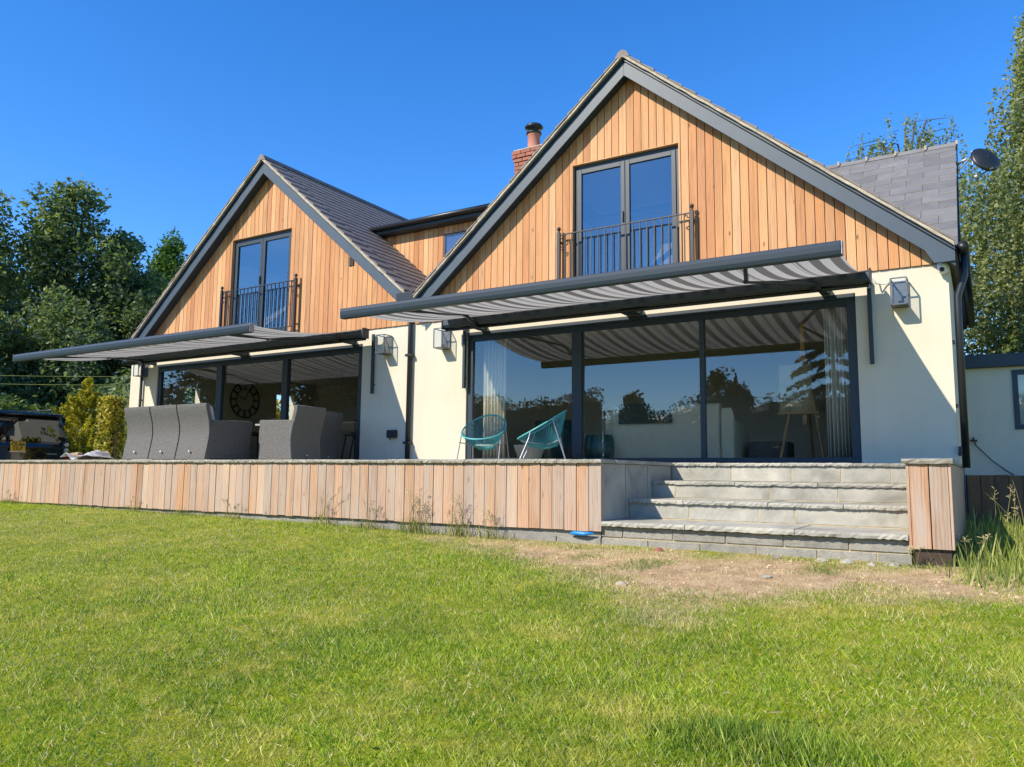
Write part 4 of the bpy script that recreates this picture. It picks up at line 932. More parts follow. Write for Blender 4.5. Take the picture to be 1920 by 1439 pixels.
o = MB().add(vs, [(i*7+j, (i+1)*7+j, (i+1)*7+j+1, i*7+j+1) for i in range(8) for j in range(6)]).build('cover_sheet', 'tarp'); md = o.modifiers.new('solid', 'SOLIDIFY'); md.thickness = .008; tag(o, 'crumpled grey cover sheet thrown over the log pile', 'cover sheet')
for k, dz in enumerate((0, -.28)):
    pts = []
    for i in range(25):
        u = i/24; p = Vector((-30, -6, 3.55+dz)).lerp(Vector((-10.2, 7.2, 3.15+dz)), u); p.z -= .45*4*u*(1-u); pts.append(p)
    tag(MB().tube(pts, .010, 5).build('overhead_wire', 'weed', None), ['upper overhead wire slung in front of the dark trees', 'lower overhead wire slung in front of the dark trees'][k], 'wire', 'wires before the trees')

# ------------------------------------------------------------------ trees and shrubs
def leaf_quads(c, size, aspect=0.55, flat=0.5, droop=None):
    n = len(c); nr = rng.normal(size=(n, 3)); nr[:, 2] = np.abs(nr[:, 2])*(1+flat*2); nr /= np.linalg.norm(nr, axis=1)[:, None]
    u = np.cross(nr, rng.normal(size=(n, 3))); u /= np.linalg.norm(u, axis=1)[:, None]+1e-9
    if droop is not None: u = u*(1-droop) + np.array([0, 0, -1.0])*droop; u /= np.linalg.norm(u, axis=1)[:, None]; 
    w = np.cross(nr, u); w /= np.linalg.norm(w, axis=1)[:, None]+1e-9
    s = (size*rng.uniform(.6, 1.35, n))[:, None]
    v = np.stack([c-u*s*.5, c+w*s*aspect*.5+u*s*.05, c+u*s*.5, c-w*s*aspect*.5+u*s*.05], 1).reshape(-1, 3)
    return v, np.arange(n*4).reshape(n, 4)
def crown_points(lobes, n, shell=0.45):
    vol = np.array([l[3]*l[4]*l[5] for l in lobes])**(2/3); idx = rng.choice(len(lobes), n, p=vol/vol.sum()); L = np.array(lobes)[idx]
    d = rng.normal(size=(n, 3)); d /= np.linalg.norm(d, axis=1)[:, None]
    # clumpy radius: leaves gather in sprays on the lobe
    k = 46; cl = rng.normal(size=(len(lobes), k, 3)); cl /= np.linalg.norm(cl, axis=2)[:, :, None]
    pick = rng.integers(0, k, n); d = d*.34 + cl[idx, pick]; d /= np.linalg.norm(d, axis=1)[:, None]
    rr = (rng.random(n)**(shell))*(0.82 + .30*((pick*7919) % 97)/97)
    return L[:, :3] + d*rr[:, None]*L[:, 3:6]
def tree(name, lab, base, h, rad, leafn, size, mat, n_lobes=14, seed=0, trunk_r=.22, group=None, low=.15, bark='bark', shape=1.0, cat='tree'):
    global rng
    rng = np.random.default_rng(100+seed); r_ = random.Random(seed)
    t = thing(name, lab, cat, base, group); bx, by, bz = base; lobes = []
    for i in range(n_lobes):
        zf = low + (1-low)*(i+.5)/n_lobes; wr = math.sin(math.pi*min(1, (zf-low)/(1-low)*.8+.18))**.7*shape
        a_ = r_.uniform(0, 6.28); q = rad*wr*r_.uniform(.25, .72); lr = rad*r_.uniform(.30, .50)*(0.6+.4*wr)
        lobes.append((q*math.cos(a_), q*math.sin(a_), h*zf*(1-.08)-lr*.2, lr, lr, lr*r_.uniform(.75, 1.05)))
    lobes.append((0, 0, h*(low+.5*(1-low)), rad*.55, rad*.55, h*(1-low)*.42))
    tm = MB(); top = h*.8; tm.tube([(bx+.15*math.sin(k*1.7)*k/5, by+.15*math.cos(k*2.1)*k/5, bz-.15+(top+.15)*k/6) for k in range(7)], [trunk_r*(1-.14*k) for k in range(7)], 9)
    for l in lobes[:-1]:
        z0 = max(h*.12, l[2]*.55); tm.tube([(bx, by, bz+z0), (bx+l[0]*.5, by+l[1]*.5, bz+(z0+l[2])*.52), (bx+l[0], by+l[1], bz+l[2])], [trunk_r*.38, trunk_r*.22, trunk_r*.06], 6)
    tm.build('trunk', bark, t, smooth=True)
    c = crown_points(lobes, leafn)
    v, f = leaf_quads(c, size); raw_mesh('crown', v, f, mat, t)
    return t
WOOD = 'trees behind the driveway'
tree('broadleaf_tree', 'tall dark tree with the highest pointed top behind the driveway', (-24.4, 6.6, -.7), 13.9, 3.6, 36000, .22, 'leafdark', 26, 1, .3, WOOD, .05)
tree('broadleaf_tree', 'dark tree cut by the left edge of the photo', (-25.6, 3.2, -.7), 12.5, 3.8, 32000, .22, 'leafdark', 24, 2, .3, WOOD, .05)
tree('broadleaf_tree', 'dark rounded tree between the highest tree and the pale tree', (-23.6, 8.6, -.7), 11.9, 2.9, 30000, .21, 'leafdark', 22, 3, .3, WOOD, .03)
tree('broadleaf_tree', 'farther dark tree filling the dip left of the highest top', (-30.5, 6.0, -.7), 13.6, 3.8, 20000, .24, 'leafdark', 16, 8, .3, WOOD, .05)
tree('ash_tree', 'brighter green small leaved tree just left of the far gable', (-28.5, 14.1, -.7), 14.3, 2.4, 24000, .20, 'leafbright', 16, 4, .22, WOOD, .3)
tree('broadleaf_tree', 'dark low tree beneath the bright green tree', (-21.0, 8.4, -.7), 8.6, 3.2, 28000, .18, 'leafdark', 16, 5, .25, WOOD, .0)
tree('broadleaf_tree', 'low dark tree standing behind the hedge by the wires', (-21.0, 4.6, -.7), 7.6, 3.6, 30000, .18, 'leafdark', 15, 6, .22, WOOD, .0)
tree('broadleaf_tree', 'low dark tree above the car roof at the left edge', (-21.4, 1.0, -.7), 7.2, 3.4, 26000, .18, 'leafdark', 14, 7, .22, WOOD, .0)
def hedge(name, lab, x0, x1, y0, y1, z0, z1, n, size, mat, cat='hedge', bumps=.25):
    global rng
    rng = np.random.default_rng(int(abs(x0*31+y0*17))); t = thing(name, lab, cat, ((x0+x1)/2, (y0+y1)/2, z0))
    u = rng.random((n, 3)); c = np.stack([(u[:, 0]-.5)*(x1-x0), (u[:, 1]-.5)*(y1-y0), u[:, 2]**.8*(z1-z0)], 1)
    top = 1 + bumps*(vnoise(c[:, 0]+50, c[:, 1]+50, .55, 5)-.5)*2 + bumps*.6*(vnoise(c[:, 0]+50, c[:, 1]+50, 1.7, 6)-.5); c[:, 2] *= top
    v, f = leaf_quads(c, size); raw_mesh('foliage', v, f, mat, t)
    nx_ = max(4, int((x1-x0)/.35)); ny_ = max(3, int((y1-y0)/.35)); xs2 = np.linspace(x0+.2, x1-.2, nx_); ys2 = np.linspace(y0+.15, y1-.15, ny_); cm = MB(); xc, yc = (x0+x1)/2, (y0+y1)/2
    def tz(x, y): return z0 + (z1-z0)*.94*(1 + bumps*(vnoise(x-xc+50, y-yc+50, .55, 5)-.5)*2 + bumps*.6*(vnoise(x-xc+50, y-yc+50, 1.7, 6)-.5))
    vs = [(x, y, float(tz(x, y))-(.35 if (i in (0, nx_-1) or j in (0, ny_-1)) else 0)) for i, x in enumerate(xs2) for j, y in enumerate(ys2)]; k0 = len(vs); per = [(i, 0) for i in range(nx_)]+[(nx_-1, j) for j in range(1, ny_)]+[(i, ny_-1) for i in range(nx_-2, -1, -1)]+[(0, j) for j in range(ny_-2, 0, -1)]
    vs += [(xs2[i], ys2[j], z0-.1) for i, j in per]; fs = [(i*ny_+j, (i+1)*ny_+j, (i+1)*ny_+j+1, i*ny_+j+1) for i in range(nx_-1) for j in range(ny_-1)]
    fs += [(per[a][0]*ny_+per[a][1], per[(a+1) % len(per)][0]*ny_+per[(a+1) % len(per)][1], k0+(a+1) % len(per), k0+a) for a in range(len(per))]
    cm.add(vs, fs).build('inner_growth', mat, t)
    m = MB()
    for k in range(max(3, int((x1-x0)/1.0))): 
        x = x0+(x1-x0)*(k+.5)/max(3, int((x1-x0)/1.0)); m.tube([(x, (y0+y1)/2, z0-.1), (x+.1, (y0+y1)/2, z0+(z1-z0)*.7)], [.05, .02], 6)
    m.build('stems', 'bark', t); return t
hedge('hedge', 'sunlit leafy hedge rising above the roof of the black car', -17.5, -14.6, -4.5, 1.6, -.7, 1.95, 20000, .16, 'leafhedge')
hedge('hedge', 'shaded hedge running behind the golden conifer', -16.4, -11.8, 2.5, 5.5, -.7, 2.2, 16000, .16, 'leafdark')
def golden(lab, base, h, rad, n):
    global rng
    rng = np.random.default_rng(77); t = thing('golden_conifer', lab, 'shrub', base)
    c = []; MB().tube([(base[0], base[1], base[2]-.1), (base[0], base[1], base[2]+h*.9)], [.07, .015], 7).build('trunk', 'bark', t)
    # upswept sprays
    sp = []
    for i in range(170):
        zf = rng.random()**1.25; a_ = rng.random()*6.28; L_ = rad*(1-zf)**1.0*rng.uniform(.55, 1.35)+.05; z0 = .22*h + zf*h*.76; ca, sa = math.cos(a_), math.sin(a_)
        for q in range(int(n/170)):
            u = rng.random()**.55; wd = .05*(1-u)+.010; o_ = rng.normal()*wd
            sp.append((L_*u*ca-o_*sa, L_*u*sa+o_*ca, z0+L_*.42*u**1.6+rng.normal()*.03))
    v, f = leaf_quads(np.array(sp), .085, .32, 0, -.5); raw_mesh('foliage', v, f, 'leafgold', t)
golden('golden yellow conifer shrub between the car and the house', (-11.75, .5, -.7), 3.0, 1.3, 17000)
hedge('variegated_shrub', 'tall narrow yellow variegated shrub against the house corner', -9.72, -9.22, -.42, .05, -.7, 1.45, 5200, .10, 'leafvar', 'shrub', .12)
hedge('variegated_shrub', 'yellow variegated shrub outside the kitchen side window', -10.6, -9.6, 3.6, 6.0, -.7, 1.9, 6000, .12, 'leafvar', 'shrub', .1)
# weeping birches on the right
def birch(lab, base, h, rad, strands, seed, flat_top=False):
    global rng
    rng = np.random.default_rng(200+seed); t = thing('weeping_birch', lab, 'tree', base, 'weeping birches behind the house'); bx, by, bz = base
    lm = MB(); tm = MB(); tm.tube([(bx, by, bz-.2), (bx+.1, by, bz+h*.4), (bx-.05, by+.1, bz+h*.75), (bx, by, bz+h*.97)], [.26, .19, .10, .02], 9); pts = []
    for i in range(strands):
        zf = rng.random()**.8; a_ = rng.random()*6.28; zc = h*(.28+.70*zf); L_ = rad*1.25*(1-zf)**1.15*rng.uniform(.3, 1.0)+.10 if not flat_top else rad*math.sin(math.pi*min(.97, .25+.72*(1-zf)))**.8*rng.uniform(.35, 1.0)+.2
        sx, sy = L_*math.cos(a_), L_*math.sin(a_); ln = min(zc-.4, rng.uniform(1.0, 3.6)*(1.15-.5*zf))
        if i % 9 == 0: lm.tube([(bx, by, bz+zc*.86), (bx+sx*.5, by+sy*.5, bz+zc+.10), (bx+sx, by+sy, bz+zc)], [.045, .025, .008], 5)
        m = int(ln*56); u = np.sort(rng.random(m)); ph = rng.random()*6
        p = np.stack([sx*(1+.10*u)+.10*np.sin(u*4+ph)+rng.normal(size=m)*.04, sy*(1+.10*u)+.10*np.cos(u*3+ph)+rng.normal(size=m)*.04, zc-ln*u+rng.normal(size=m)*.04], 1); pts.append(p)
        k = int(L_*30); u = rng.random(k); pts.append(np.stack([sx*u, sy*u, zc*(.87+.13*u)+.2*np.sin(u*3)], 1)+rng.normal(size=(k, 3))*(.03+.03*L_))
    core = rng.normal(size=(int(strands*14), 3))*np.array([rad*.36, rad*.36, h*.20])+np.array([0, 0, h*.52]); tp = np.clip(1.25*(1-core[:, 2]/(h*.98)), .04, 1.0); core[:, 0] *= tp; core[:, 1] *= tp; pts.append(core[(core[:, 2] < h*.92) & (core[:, 2] > h*.2) & (np.hypot(core[:, 0], core[:, 1]) < rad*.62*tp)])
    tm.build('trunk', 'bark' if flat_top else 'birchbark', t, smooth=True); lm.build('limbs', 'bark', t)
    v, f = leaf_quads(np.concatenate(pts), .082, .6, .1, .35); raw_mesh('crown', v, f, 'leafbirch', t)
birch('tall weeping birch filling the right edge behind the satellite dish', (11.2, 8.0, -1.0), 15.5, 2.5, 1350, 1)
birch('lower drooping birch behind the annex roof', (10.6, 7.2, -1.0), 7.6, 2.1, 420, 2, True)
birch('birch top showing above the slate ridge', (7.4, 14.5, -1.0), 11.9, 1.6, 300, 3, True)
hedge('hedge', 'bright bushy hedge just behind the annex roof', 9.2, 16, 6.6, 8.0, -1.0, 2.9, 9000, .13, 'leafhedge')
# garden boundary opposite the house, seen mirrored in the glass
hedge('hedge', 'tall dark boundary hedge mirrored in the lounge glass', -24, -8.2, -26.4, -24.6, -2.6, 4.1, 40000, .17, 'leafcon', bumps=.06)
hedge('hedge', 'low boundary hedge mirrored right of the tall hedge', -8.2, 14, -27.4, -25.4, -2.6, 3.2, 40000, .17, 'leafcon', bumps=.12)
tree('garden_tree', 'small round tree mirrored in the middle pane', (-5.9, -25.0, -2.6), 7.0, 1.75, 9000, .22, 'leafcon', 9, 21, .14, 'trees mirrored in the glass', .3)
tree('garden_tree', 'broad tree mirrored around the right mullion', (-1.5, -25.2, -2.6), 7.9, 2.6, 16000, .24, 'leafcon', 12, 22, .2, 'trees mirrored in the glass', .15)
for i, (x, y, h_, lab) in enumerate(((-24.0, -14.5, 9.5, 'broad dark tree mirrored in the left pane of the kitchen door'), (-30.5, -19.5, 11.5, 'tall dark tree mirrored in the middle pane of the kitchen door'), (-36.5, -25.5, 13.5, 'far dark tree mirrored in the right pane of the kitchen door'), (-19.0, -18.0, 9.5, 'dark tree mirrored in the pane nearest the armchairs'), (-27.0, -26.0, 11.5, 'dark tree mirrored behind the tall boundary hedge'))):
    tree('garden_tree', lab, (x, y, -2.4), h_, 4.6, 12000, .34, 'leafcon', 14, 31+i, .25, 'trees mirrored in the glass', .02)
def spruce(base, h, rad):
    global rng
    rng = np.random.default_rng(55); t = thing('spruce_tree', 'layered dark spruce mirrored behind the easel', 'tree', base); MB().tube([(base[0], base[1], base[2]-.2), (base[0], base[1], base[2]+h)], [.2, .02], 8).build('trunk', 'bark', t); pts = []
    for i in range(17):
        zf = .12+.86*i/17; L_ = rad*(1-zf)**.8+.15
        for k in range(9):
            a_ = rng.random()*6.28; q = 150; u = rng.random(q)**.7; wd = .16*(1-u)+.04; off = rng.normal(size=q)*wd
            pts.append(np.stack([L_*u*math.cos(a_)-off*math.sin(a_), L_*u*math.sin(a_)+off*math.cos(a_), h*zf-.35*L_*u*u+rng.normal(size=q)*.05-.1], 1))
    v, f = leaf_quads(np.concatenate(pts), .26, .36, 1.5); raw_mesh('crown', v, f, 'leafcon', t)
spruce((3.5, -24.6, -2.6), 11.2, 4.0)

# ------------------------------------------------------------------ grass
def grass_group(name, mat, blades, spread, width, seed, tilt=.75, length=1.0, seg=3):
    ng = bpy.data.node_groups.new(name, 'GeometryNodeTree')
    ng.interface.new_socket('Geometry', in_out='INPUT', socket_type='NodeSocketGeometry'); ng.interface.new_socket('Geometry', in_out='OUTPUT', socket_type='NodeSocketGeometry')
    N, L = ng.nodes, ng.links; gi, go = N.new('NodeGroupInput'), N.new('NodeGroupOutput')
    def math_(op, a, b=None):
        m = N.new('ShaderNodeMath'); m.operation = op
        for k, v in enumerate((a, b)):
            if v is None: continue
            if isinstance(v, (int, float)): m.inputs[k].default_value = v
            else: L.new(v, m.inputs[k])
        return m.outputs[0]
    def rnd_vec(lo, hi, sd):
        r = N.new('FunctionNodeRandomValue'); r.data_type = 'FLOAT_VECTOR'; r.inputs[0].default_value = lo; r.inputs[1].default_value = hi; r.inputs['Seed'].default_value = sd; return r.outputs[0]
    if seg == 1:        # one slim triangle per blade
        gr = N.new('GeometryNodeMeshCircle'); gr.fill_type = 'NGON'; gr.inputs['Vertices'].default_value = 3; ix = N.new('GeometryNodeInputIndex')
        tip = math_('LESS_THAN', ix.outputs[0], .5); cb = N.new('ShaderNodeCombineXYZ')
        L.new(math_('MULTIPLY', math_('SUBTRACT', 1.0, tip), math_('MULTIPLY', math_('SUBTRACT', ix.outputs[0], 1.5), width)), cb.inputs[0]); L.new(math_('MULTIPLY', tip, .012), cb.inputs[1]); L.new(math_('MULTIPLY', tip, .046), cb.inputs[2])
    else:
        gr = N.new('GeometryNodeMeshGrid'); gr.inputs['Size X'].default_value = width; gr.inputs['Size Y'].default_value = 1.0; gr.inputs['Vertices X'].default_value = 2; gr.inputs['Vertices Y'].default_value = seg
        po = N.new('GeometryNodeInputPosition'); sx = N.new('ShaderNodeSeparateXYZ'); L.new(po.outputs[0], sx.inputs[0])
        t = math_('ADD', sx.outputs[1], .5); x = math_('MULTIPLY', sx.outputs[0], math_('SUBTRACT', 1.0, math_('MULTIPLY', math_('MULTIPLY', t, t), .93)))
        cb = N.new('ShaderNodeCombineXYZ'); L.new(x, cb.inputs[0]); L.new(math_('MULTIPLY', math_('MULTIPLY', t, t), .020*length), cb.inputs[1]); L.new(math_('MULTIPLY', math_('MULTIPLY', t, .05), math_('SUBTRACT', 1.0, math_('MULTIPLY', t, .15))), cb.inputs[2])
    sp = N.new('GeometryNodeSetPosition'); L.new(gr.outputs['Mesh'], sp.inputs['Geometry']); L.new(cb.outputs[0], sp.inputs['Position'])
    sm = N.new('GeometryNodeSetMaterial'); sm.inputs['Material'].default_value = mat; L.new(sp.outputs[0], sm.inputs['Geometry'])
    tufts = N.new('GeometryNodeGeometryToInstance')
    for k in range(4):
        pt = N.new('GeometryNodePoints'); pt.inputs['Count'].default_value = blades; L.new(rnd_vec((-spread, -spread, -.05), (spread, spread, 0), seed+k), pt.inputs['Position'])
        ip = N.new('GeometryNodeInstanceOnPoints'); L.new(pt.outputs[0], ip.inputs['Points']); L.new(sm.outputs[0], ip.inputs['Instance'])
        L.new(rnd_vec((-tilt, -tilt, 0), (tilt, tilt, 6.283), seed+10+k), ip.inputs['Rotation']); L.new(rnd_vec((.7, .5, .45*length), (1.3, 1.3, 1.25*length), seed+20+k), ip.inputs['Scale'])
        rl = N.new('GeometryNodeRealizeInstances'); L.new(ip.outputs[0], rl.inputs[0]); L.new(rl.outputs[0], tufts.inputs[0])
    di = N.new('GeometryNodeDistributePointsOnFaces'); L.new(gi.outputs[0], di.inputs['Mesh']); di.inputs['Seed'].default_value = seed
    na = N.new('GeometryNodeInputNamedAttribute'); na.data_type = 'FLOAT'; na.inputs['Name'].default_value = 'dens'; L.new(na.outputs[0], di.inputs['Density'])
    nb = N.new('GeometryNodeInputNamedAttribute'); nb.data_type = 'FLOAT'; nb.inputs['Name'].default_value = 'tall'
    ii = N.new('GeometryNodeInstanceOnPoints'); L.new(di.outputs['Points'], ii.inputs['Points']); L.new(tufts.outputs[0], ii.inputs['Instance']); ii.inputs['Pick Instance'].default_value = True
    L.new(rnd_vec((-.1, -.1, 0), (.1, .1, 6.283), seed+40), ii.inputs['Rotation'])
    rs = N.new('FunctionNodeRandomValue'); rs.inputs[2].default_value = .7; rs.inputs[3].default_value = 1.3; rs.inputs['Seed'].default_value = seed+41
    sc = math_('MULTIPLY', rs.outputs[1], math_('MULTIPLY', nb.outputs[0], 20.0)); c2 = N.new('ShaderNodeCombineXYZ'); hx = math_('ADD', math_('MULTIPLY', sc, .35), .65)
    L.new(hx, c2.inputs[0]); L.new(hx, c2.inputs[1]); L.new(sc, c2.inputs[2]); L.new(c2.outputs[0], ii.inputs['Scale'])
    ra = N.new('GeometryNodeRealizeInstances'); L.new(ii.outputs[0], ra.inputs[0]); L.new(ra.outputs[0], go.inputs[0]); return ng
def grass(name, xs, ys, dens, tall, mat, blades, spread, width, seed, tilt=.75, seg=3):
    v, f = grid_mesh(name, xs, ys, lambda X, Y: gz(X, Y) + 0.012*(vnoise(X, Y, 3.3, 9)-0.5))
    D = dens(v[:, 0], v[:, 1]); fm = D[f].max(1) > 0; f = f[fm]
    o = raw_mesh(name, v, f, mat); o['kind'] = 'stuff'
    for nm, arr in (('dens', D), ('tall', tall(v[:, 0], v[:, 1]))):
        a_ = o.data.attributes.new(nm, 'FLOAT', 'POINT'); a_.data.foreach_set('value', np.asarray(arr, np.float32))
    md = o.modifiers.new('grass', 'NODES'); md.node_group = grass_group(name, M[mat], blades, spread, width, seed, tilt, 1.0, seg); return o
CX, CY = 9.06, -11.44
def in_view(x, y, pad=1.2):
    fx, fy = -math.sin(.5483), math.cos(.5483); rx, ry = fy, -fx
    d = (x-CX)*fx+(y-CY)*fy; s_ = (x-CX)*rx+(y-CY)*ry; return (d > 2.3) & (np.abs(s_) < d*.70+pad)
def lawn_d(x, y):
    r_ = np.hypot(x-CX, y-CY); b_ = bareness(x, y)
    d = np.clip(1350*(4.2/np.maximum(r_, 3.6))**1.5, 180, 1350)*(1-b_)**1.6
    d *= (.72+.55*vnoise(x, y, 1.3, 21))*np.where(y > -3.13, 0, 1)*np.where(in_view(x, y), 1, .10)
    return d*np.where((y < -11) , .0, 1)
def lawn_h(x, y):
    h = .028 + .020*vnoise(x, y, 1.1, 30) + .024*vnoise(x, y, 3.7, 31)
    h = h + .10*np.exp(-(((x-8.15)/.42)**2+((y+7.85)/.16)**2)) + .03*np.exp(-(((y+3.25)/.18)**2))*(x < 3.0)
    return h
near = lambda x, y: np.hypot(x-CX, y-CY) < 6.4
grass('lawn_grass', np.linspace(0, 12.5, 110), np.linspace(-11, -3.12, 90), lambda x, y: 1.9*lawn_d(x, y)*near(x, y), lawn_h, 'blade', 9, .036, .0056, 3, .72, 1)
grass('lawn_grass', np.linspace(-14, 12.5, 180), np.linspace(-11, -3.12, 90), lambda x, y: 1.5*lawn_d(x, y)*~near(x, y), lawn_h, 'blade', 8, .036, .0075, 5, .70, 1)
def far_d(x, y): return 120*((y < -11) | (x < -14) | (x > 12.5))
def lush_d(x, y): return 5200*np.clip(np.exp(-(((x-8.12)/.40)**2+((y+7.86)/.15)**2))*1.3-.2, 0, 1)+400*np.clip(vnoise(x, y, .9, 44)*3-2.0, 0, 1)*(1-bareness(x, y))*(y < -3.4)*in_view(x, y)
grass('lush_grass', np.linspace(-8, 11, 120), np.linspace(-10.5, -3.3, 60), lush_d, lambda x, y: .055+.06*np.exp(-(((x-8.15)/.4)**2+((y+7.85)/.16)**2)), 'bladetall', 8, .025, .0045, 70, .6)
def straw_d(x, y):
    b_ = bareness(x, y); e = np.clip(1-np.abs(b_-.35)/.55, 0, 1)
    return 1.2*(520*b_*(.25+1.4*np.clip(vnoise(x, y, 3.1, 51)*2-.8, 0, 1)) + 700*e + 75*np.clip(vnoise(x, y, .8, 52)*3-1.7, 0, 1)*(y < -3.3)*in_view(x, y))*(y < -3.1)
grass('dry_grass', np.linspace(-6, 10.5, 150), np.linspace(-10.5, -3.05, 80), straw_d, lambda x, y: .050+.035*vnoise(x, y, 2, 5), 'straw', 9, .06, .0050, 90, 1.35, 1)
def tuft_d(x, y): return 1500*np.clip(bareness(x, y), 0, 1)*np.clip(vnoise(x, y, 2.6, 61)*3.2-2.15, 0, 1)*(y < -3.15)
grass('soil_grass', np.linspace(2, 10.2, 120), np.linspace(-6.4, -3.1, 60), tuft_d, lambda x, y: .05+.03*vnoise(x, y, 3, 66), 'bladetall', 8, .03, .0042, 120, .7)
# tall grass right of the pier
def long_d(x, y): return 300*np.clip((x-8.72)*3, 0, 1)*np.clip((11.5-x), 0, 1)*np.clip((y+4.25 - .25*vnoise(x, y, 2, 8))*2.5, 0, 1)*(y < 1.2)
grass('long_grass', np.linspace(8.7, 11.5, 40), np.linspace(-4.4, 1.25, 60), long_d, lambda x, y: .20+.26*vnoise(x, y, 1.4, 12)+.05*(y+3.5), 'bladelong', 10, .06, .0050, 150, .85)
def edge_d(x, y): return 900*np.exp(-((y+3.16)/.05)**2)*np.clip(vnoise(x, y*0, 1.7, 71)*3-1.1, 0, 1)*(x < 4.1)
grass('edge_grass', np.linspace(-9.5, 4.2, 200), np.linspace(-3.34, -3.12, 8), edge_d, lambda x, y: .07+.13*vnoise(x, y*0, 2.1, 72)**2, 'weed', 8, .05, .004, 170, .6)

# seeding grass stalks standing against the planks
def stalks(lab, x, y, n, h, seed, group='weeds against the planks', spread=.22):
    r_ = random.Random(seed); t = thing('weed_clump', lab, 'weed', (x, y, float(gz(x, y))), group); st = MB(); hd = MB(); lf = MB(); z0 = float(gz(x, y))
    for i in range(n):
        bx, by = x+r_.gauss(0, spread*.45), y+r_.uniform(-.04, .04); hh = h*r_.uniform(.40, .92); dx, dy = r_.gauss(0, .16)*hh*1.6, r_.uniform(-.10, .02)*hh
        pts = [Vector((bx+dx*u*u, by+dy*u*u, z0+hh*u*(1-.06*u))) for u in (0, .3, .6, .85, 1)]
        st.tube(pts, [.0028, .0025, .002, .0016, .001], 4)
        if i % 2 == 0:
            for k in range(16):
                u = .78+.22*r_.random(); p = Vector((bx+dx*u*u, by+dy*u*u, z0+hh*u*(1-.06*u))); q = p+Vector((r_.gauss(0, .022), r_.gauss(0, .014), r_.uniform(.0, .03))); hd.tube([p, q], [.0006, .0030], 3)
    for i in range(n*5):
        bx, by = x+r_.gauss(0, spread*.6), y+r_.uniform(-.05, .03); hh = h*r_.uniform(.15, .5); a_ = r_.uniform(0, 6.28); L_ = r_.uniform(.05, .2)
        pv = None
        pts = [(bx+L_*math.cos(a_)*u*u, by-abs(L_*math.sin(a_))*u*u*.6, z0+hh*u*(1-.35*u)) for u in (0, .35, .7, 1)]; wdt = (.005, .0045, .003, .0006)
        vs = []
        for p, w_ in zip(pts, wdt): vs += [(p[0]-w_*math.sin(a_+.6), p[1]+w_*math.cos(a_+.6), p[2]), (p[0]+w_*math.sin(a_+.6), p[1]-w_*math.cos(a_+.6), p[2])]
        lf.add(vs, [(0, 1, 3, 2), (2, 3, 5, 4), (4, 5, 7, 6)])
    st.build('stem', 'weed', t, kind='stuff'); hd.build('seed_head', 'straw', t, kind='stuff'); lf.build('leaves', 'weed', t, kind='stuff')
for i, (x, n, h, lab) in enumerate(((-7.75, 7, .42, 'thin grassy weed at the far left end of the planks'), (-3.6, 7, .42, 'sparse weed clump below the rattan sofa'), (-1.05, 8, .40, 'short weed clump below the rattan armchair'), (.85, 9, .62, 'weed clump with one tall stalk below the middle downpipe'),
     (1.75, 12, .50, 'dry weed clump left of the tallest weeds'), (2.55, 20, .72, 'tallest dense weed clump against the planks'), (3.25, 15, .66, 'weed clump with brown seed heads right of the tallest one'), (3.72, 11, .55, 'leaning weed clump nearest the bare soil'))):
    stalks(lab, x, -3.20, n, h, 300+i)
for i, (x, y, n, h, lab) in enumerate(((8.98, -3.0, 8, .42, 'dry grass stalks leaning at the right foot of the pier'), (9.25, -1.6, 9, .95, 'tall pale seed stalks before the dark fence'), (9.6, -2.3, 10, .8, 'seed stalks at the right edge of the long grass'), (8.45, -3.22, 6, .22, 'short weed in front of the pier foot'))):
    stalks(lab, x, y, n, h, 400+i, 'stalks by the pier', .3)
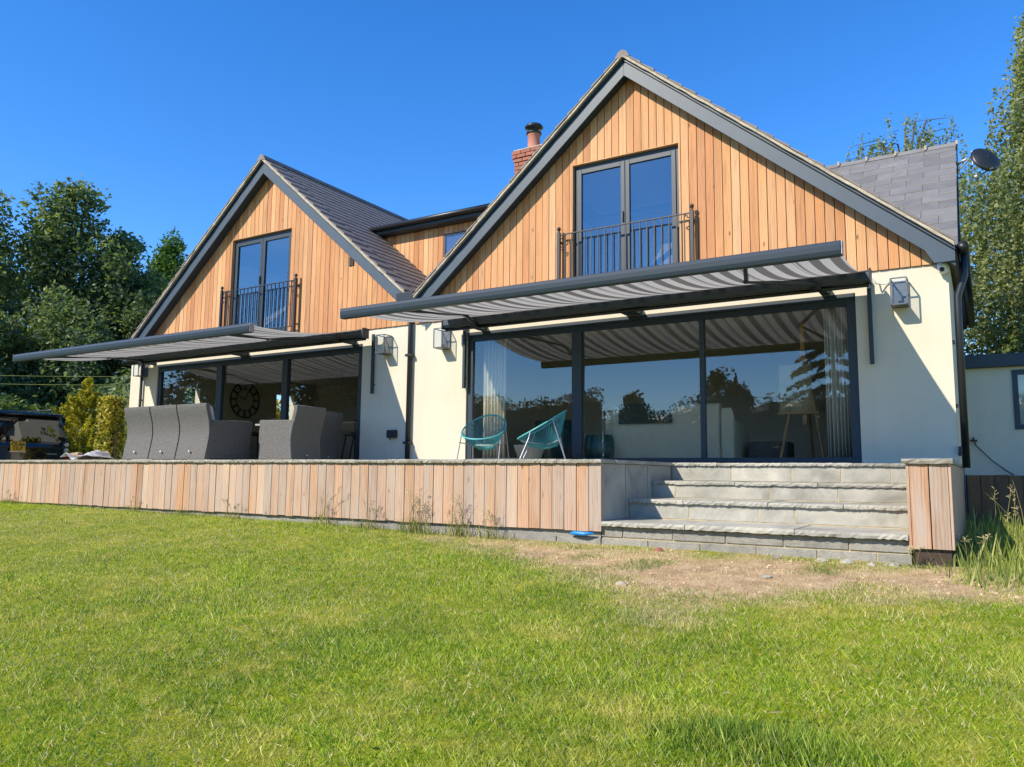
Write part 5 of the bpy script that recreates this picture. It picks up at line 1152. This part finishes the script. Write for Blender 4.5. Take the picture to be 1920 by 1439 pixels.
# stones on the soil
sl = [(7.33, -4.22, .045, 'pot', 'palest stone lying alone in the middle of the bare soil'), (6.27, -5.02, .045, 'mortar', 'pale flat stone at the lawn edge of the bare soil'), (5.95, -3.24, .045, 'brick', 'broken red brick piece below the lowest step'), (7.62, -3.22, .05, 'pot', 'pale rubble lump below the steps, right of the brick piece'),
      (7.86, -3.26, .06, 'pot', 'largest pale rubble lump at the foot of the steps'), (8.08, -3.30, .05, 'mortar', 'sandy rubble lump near the pier'), (8.25, -3.24, .055, 'pot', 'rubble lump touching the pier foot'), (7.2, -3.20, .035, 'block', 'small grey stone against the lowest block course')]
for i, (x, y, s_, mt, lab) in enumerate(sl):
    r_ = random.Random(i+9); bm = bmesh.new(); bmesh.ops.create_icosphere(bm, subdivisions=2, radius=s_)
    sc_ = (r_.uniform(.9, 1.5), r_.uniform(.7, 1.1), r_.uniform(.4, .65))
    for v_ in bm.verts: v_.co = Vector((v_.co.x*sc_[0], v_.co.y*sc_[1], v_.co.z*sc_[2]))*(1+r_.uniform(-.16, .16))
    me = bpy.data.meshes.new('stone'); bm.to_mesh(me); bm.free(); me.materials.append(M[mt]); o = bpy.data.objects.new('stone', me); COL.objects.link(o); o.location = (x, y, float(gz(x, y))+s_*.15); tag(o, lab, 'stone', 'stones on the bare soil')
def leaf_thing(x, y, mat, lab):
    z = float(gz(x, y))+.05; o = MB().add([(x-.03, y, z), (x, y-.016, z+.006), (x+.035, y+.004, z+.012), (x+.004, y+.018, z+.004)], [(0, 1, 2, 3)]).build('fallen_leaf', mat); md = o.modifiers.new('solid', 'SOLIDIFY'); md.thickness = .001; tag(o, lab, 'leaf')
cl = rng.random((2200, 2)); px_ = 2.4 + 7.2*cl[:, 0]; py_ = -3.1 - 3.0*cl[:, 1]; keep = bareness(px_, py_) > .25 + .5*rng.random(2200); px_, py_ = px_[keep], py_[keep]; cvs = []; cfs = []
for k, (x, y) in enumerate(zip(px_, py_)):
    r_ = .005 + .018*rng.random()**4; z = float(gz(x, y)); a_ = rng.random()*6.28; ex = r_*rng.uniform(.8, 1.6); b_ = len(cvs); c_, s_ = math.cos(a_), math.sin(a_)
    cvs += [(x+ex*c_, y+ex*s_, z), (x-r_*s_, y+r_*c_, z), (x-ex*c_, y-ex*s_, z), (x+r_*s_, y-r_*c_, z), (x+.3*ex*c_, y+.3*ex*s_, z+r_*.9), (x-.4*ex*c_, y-.4*ex*s_, z+r_*.7)]
    cfs += [(b_, b_+1, b_+4), (b_+1, b_+5, b_+4), (b_+1, b_+2, b_+5), (b_+2, b_+3, b_+5), (b_+3, b_+4, b_+5), (b_+3, b_, b_+4)]
o = MB().add(cvs, cfs).build('soil_clods', 'clod'); o['kind'] = 'stuff'
leaf_thing(6.63, -8.70, 'leafvar', 'yellow fallen leaf on the lawn in the foreground'); leaf_thing(8.15, -7.56, 'log', 'brown fallen leaf on the lawn at the lower right')
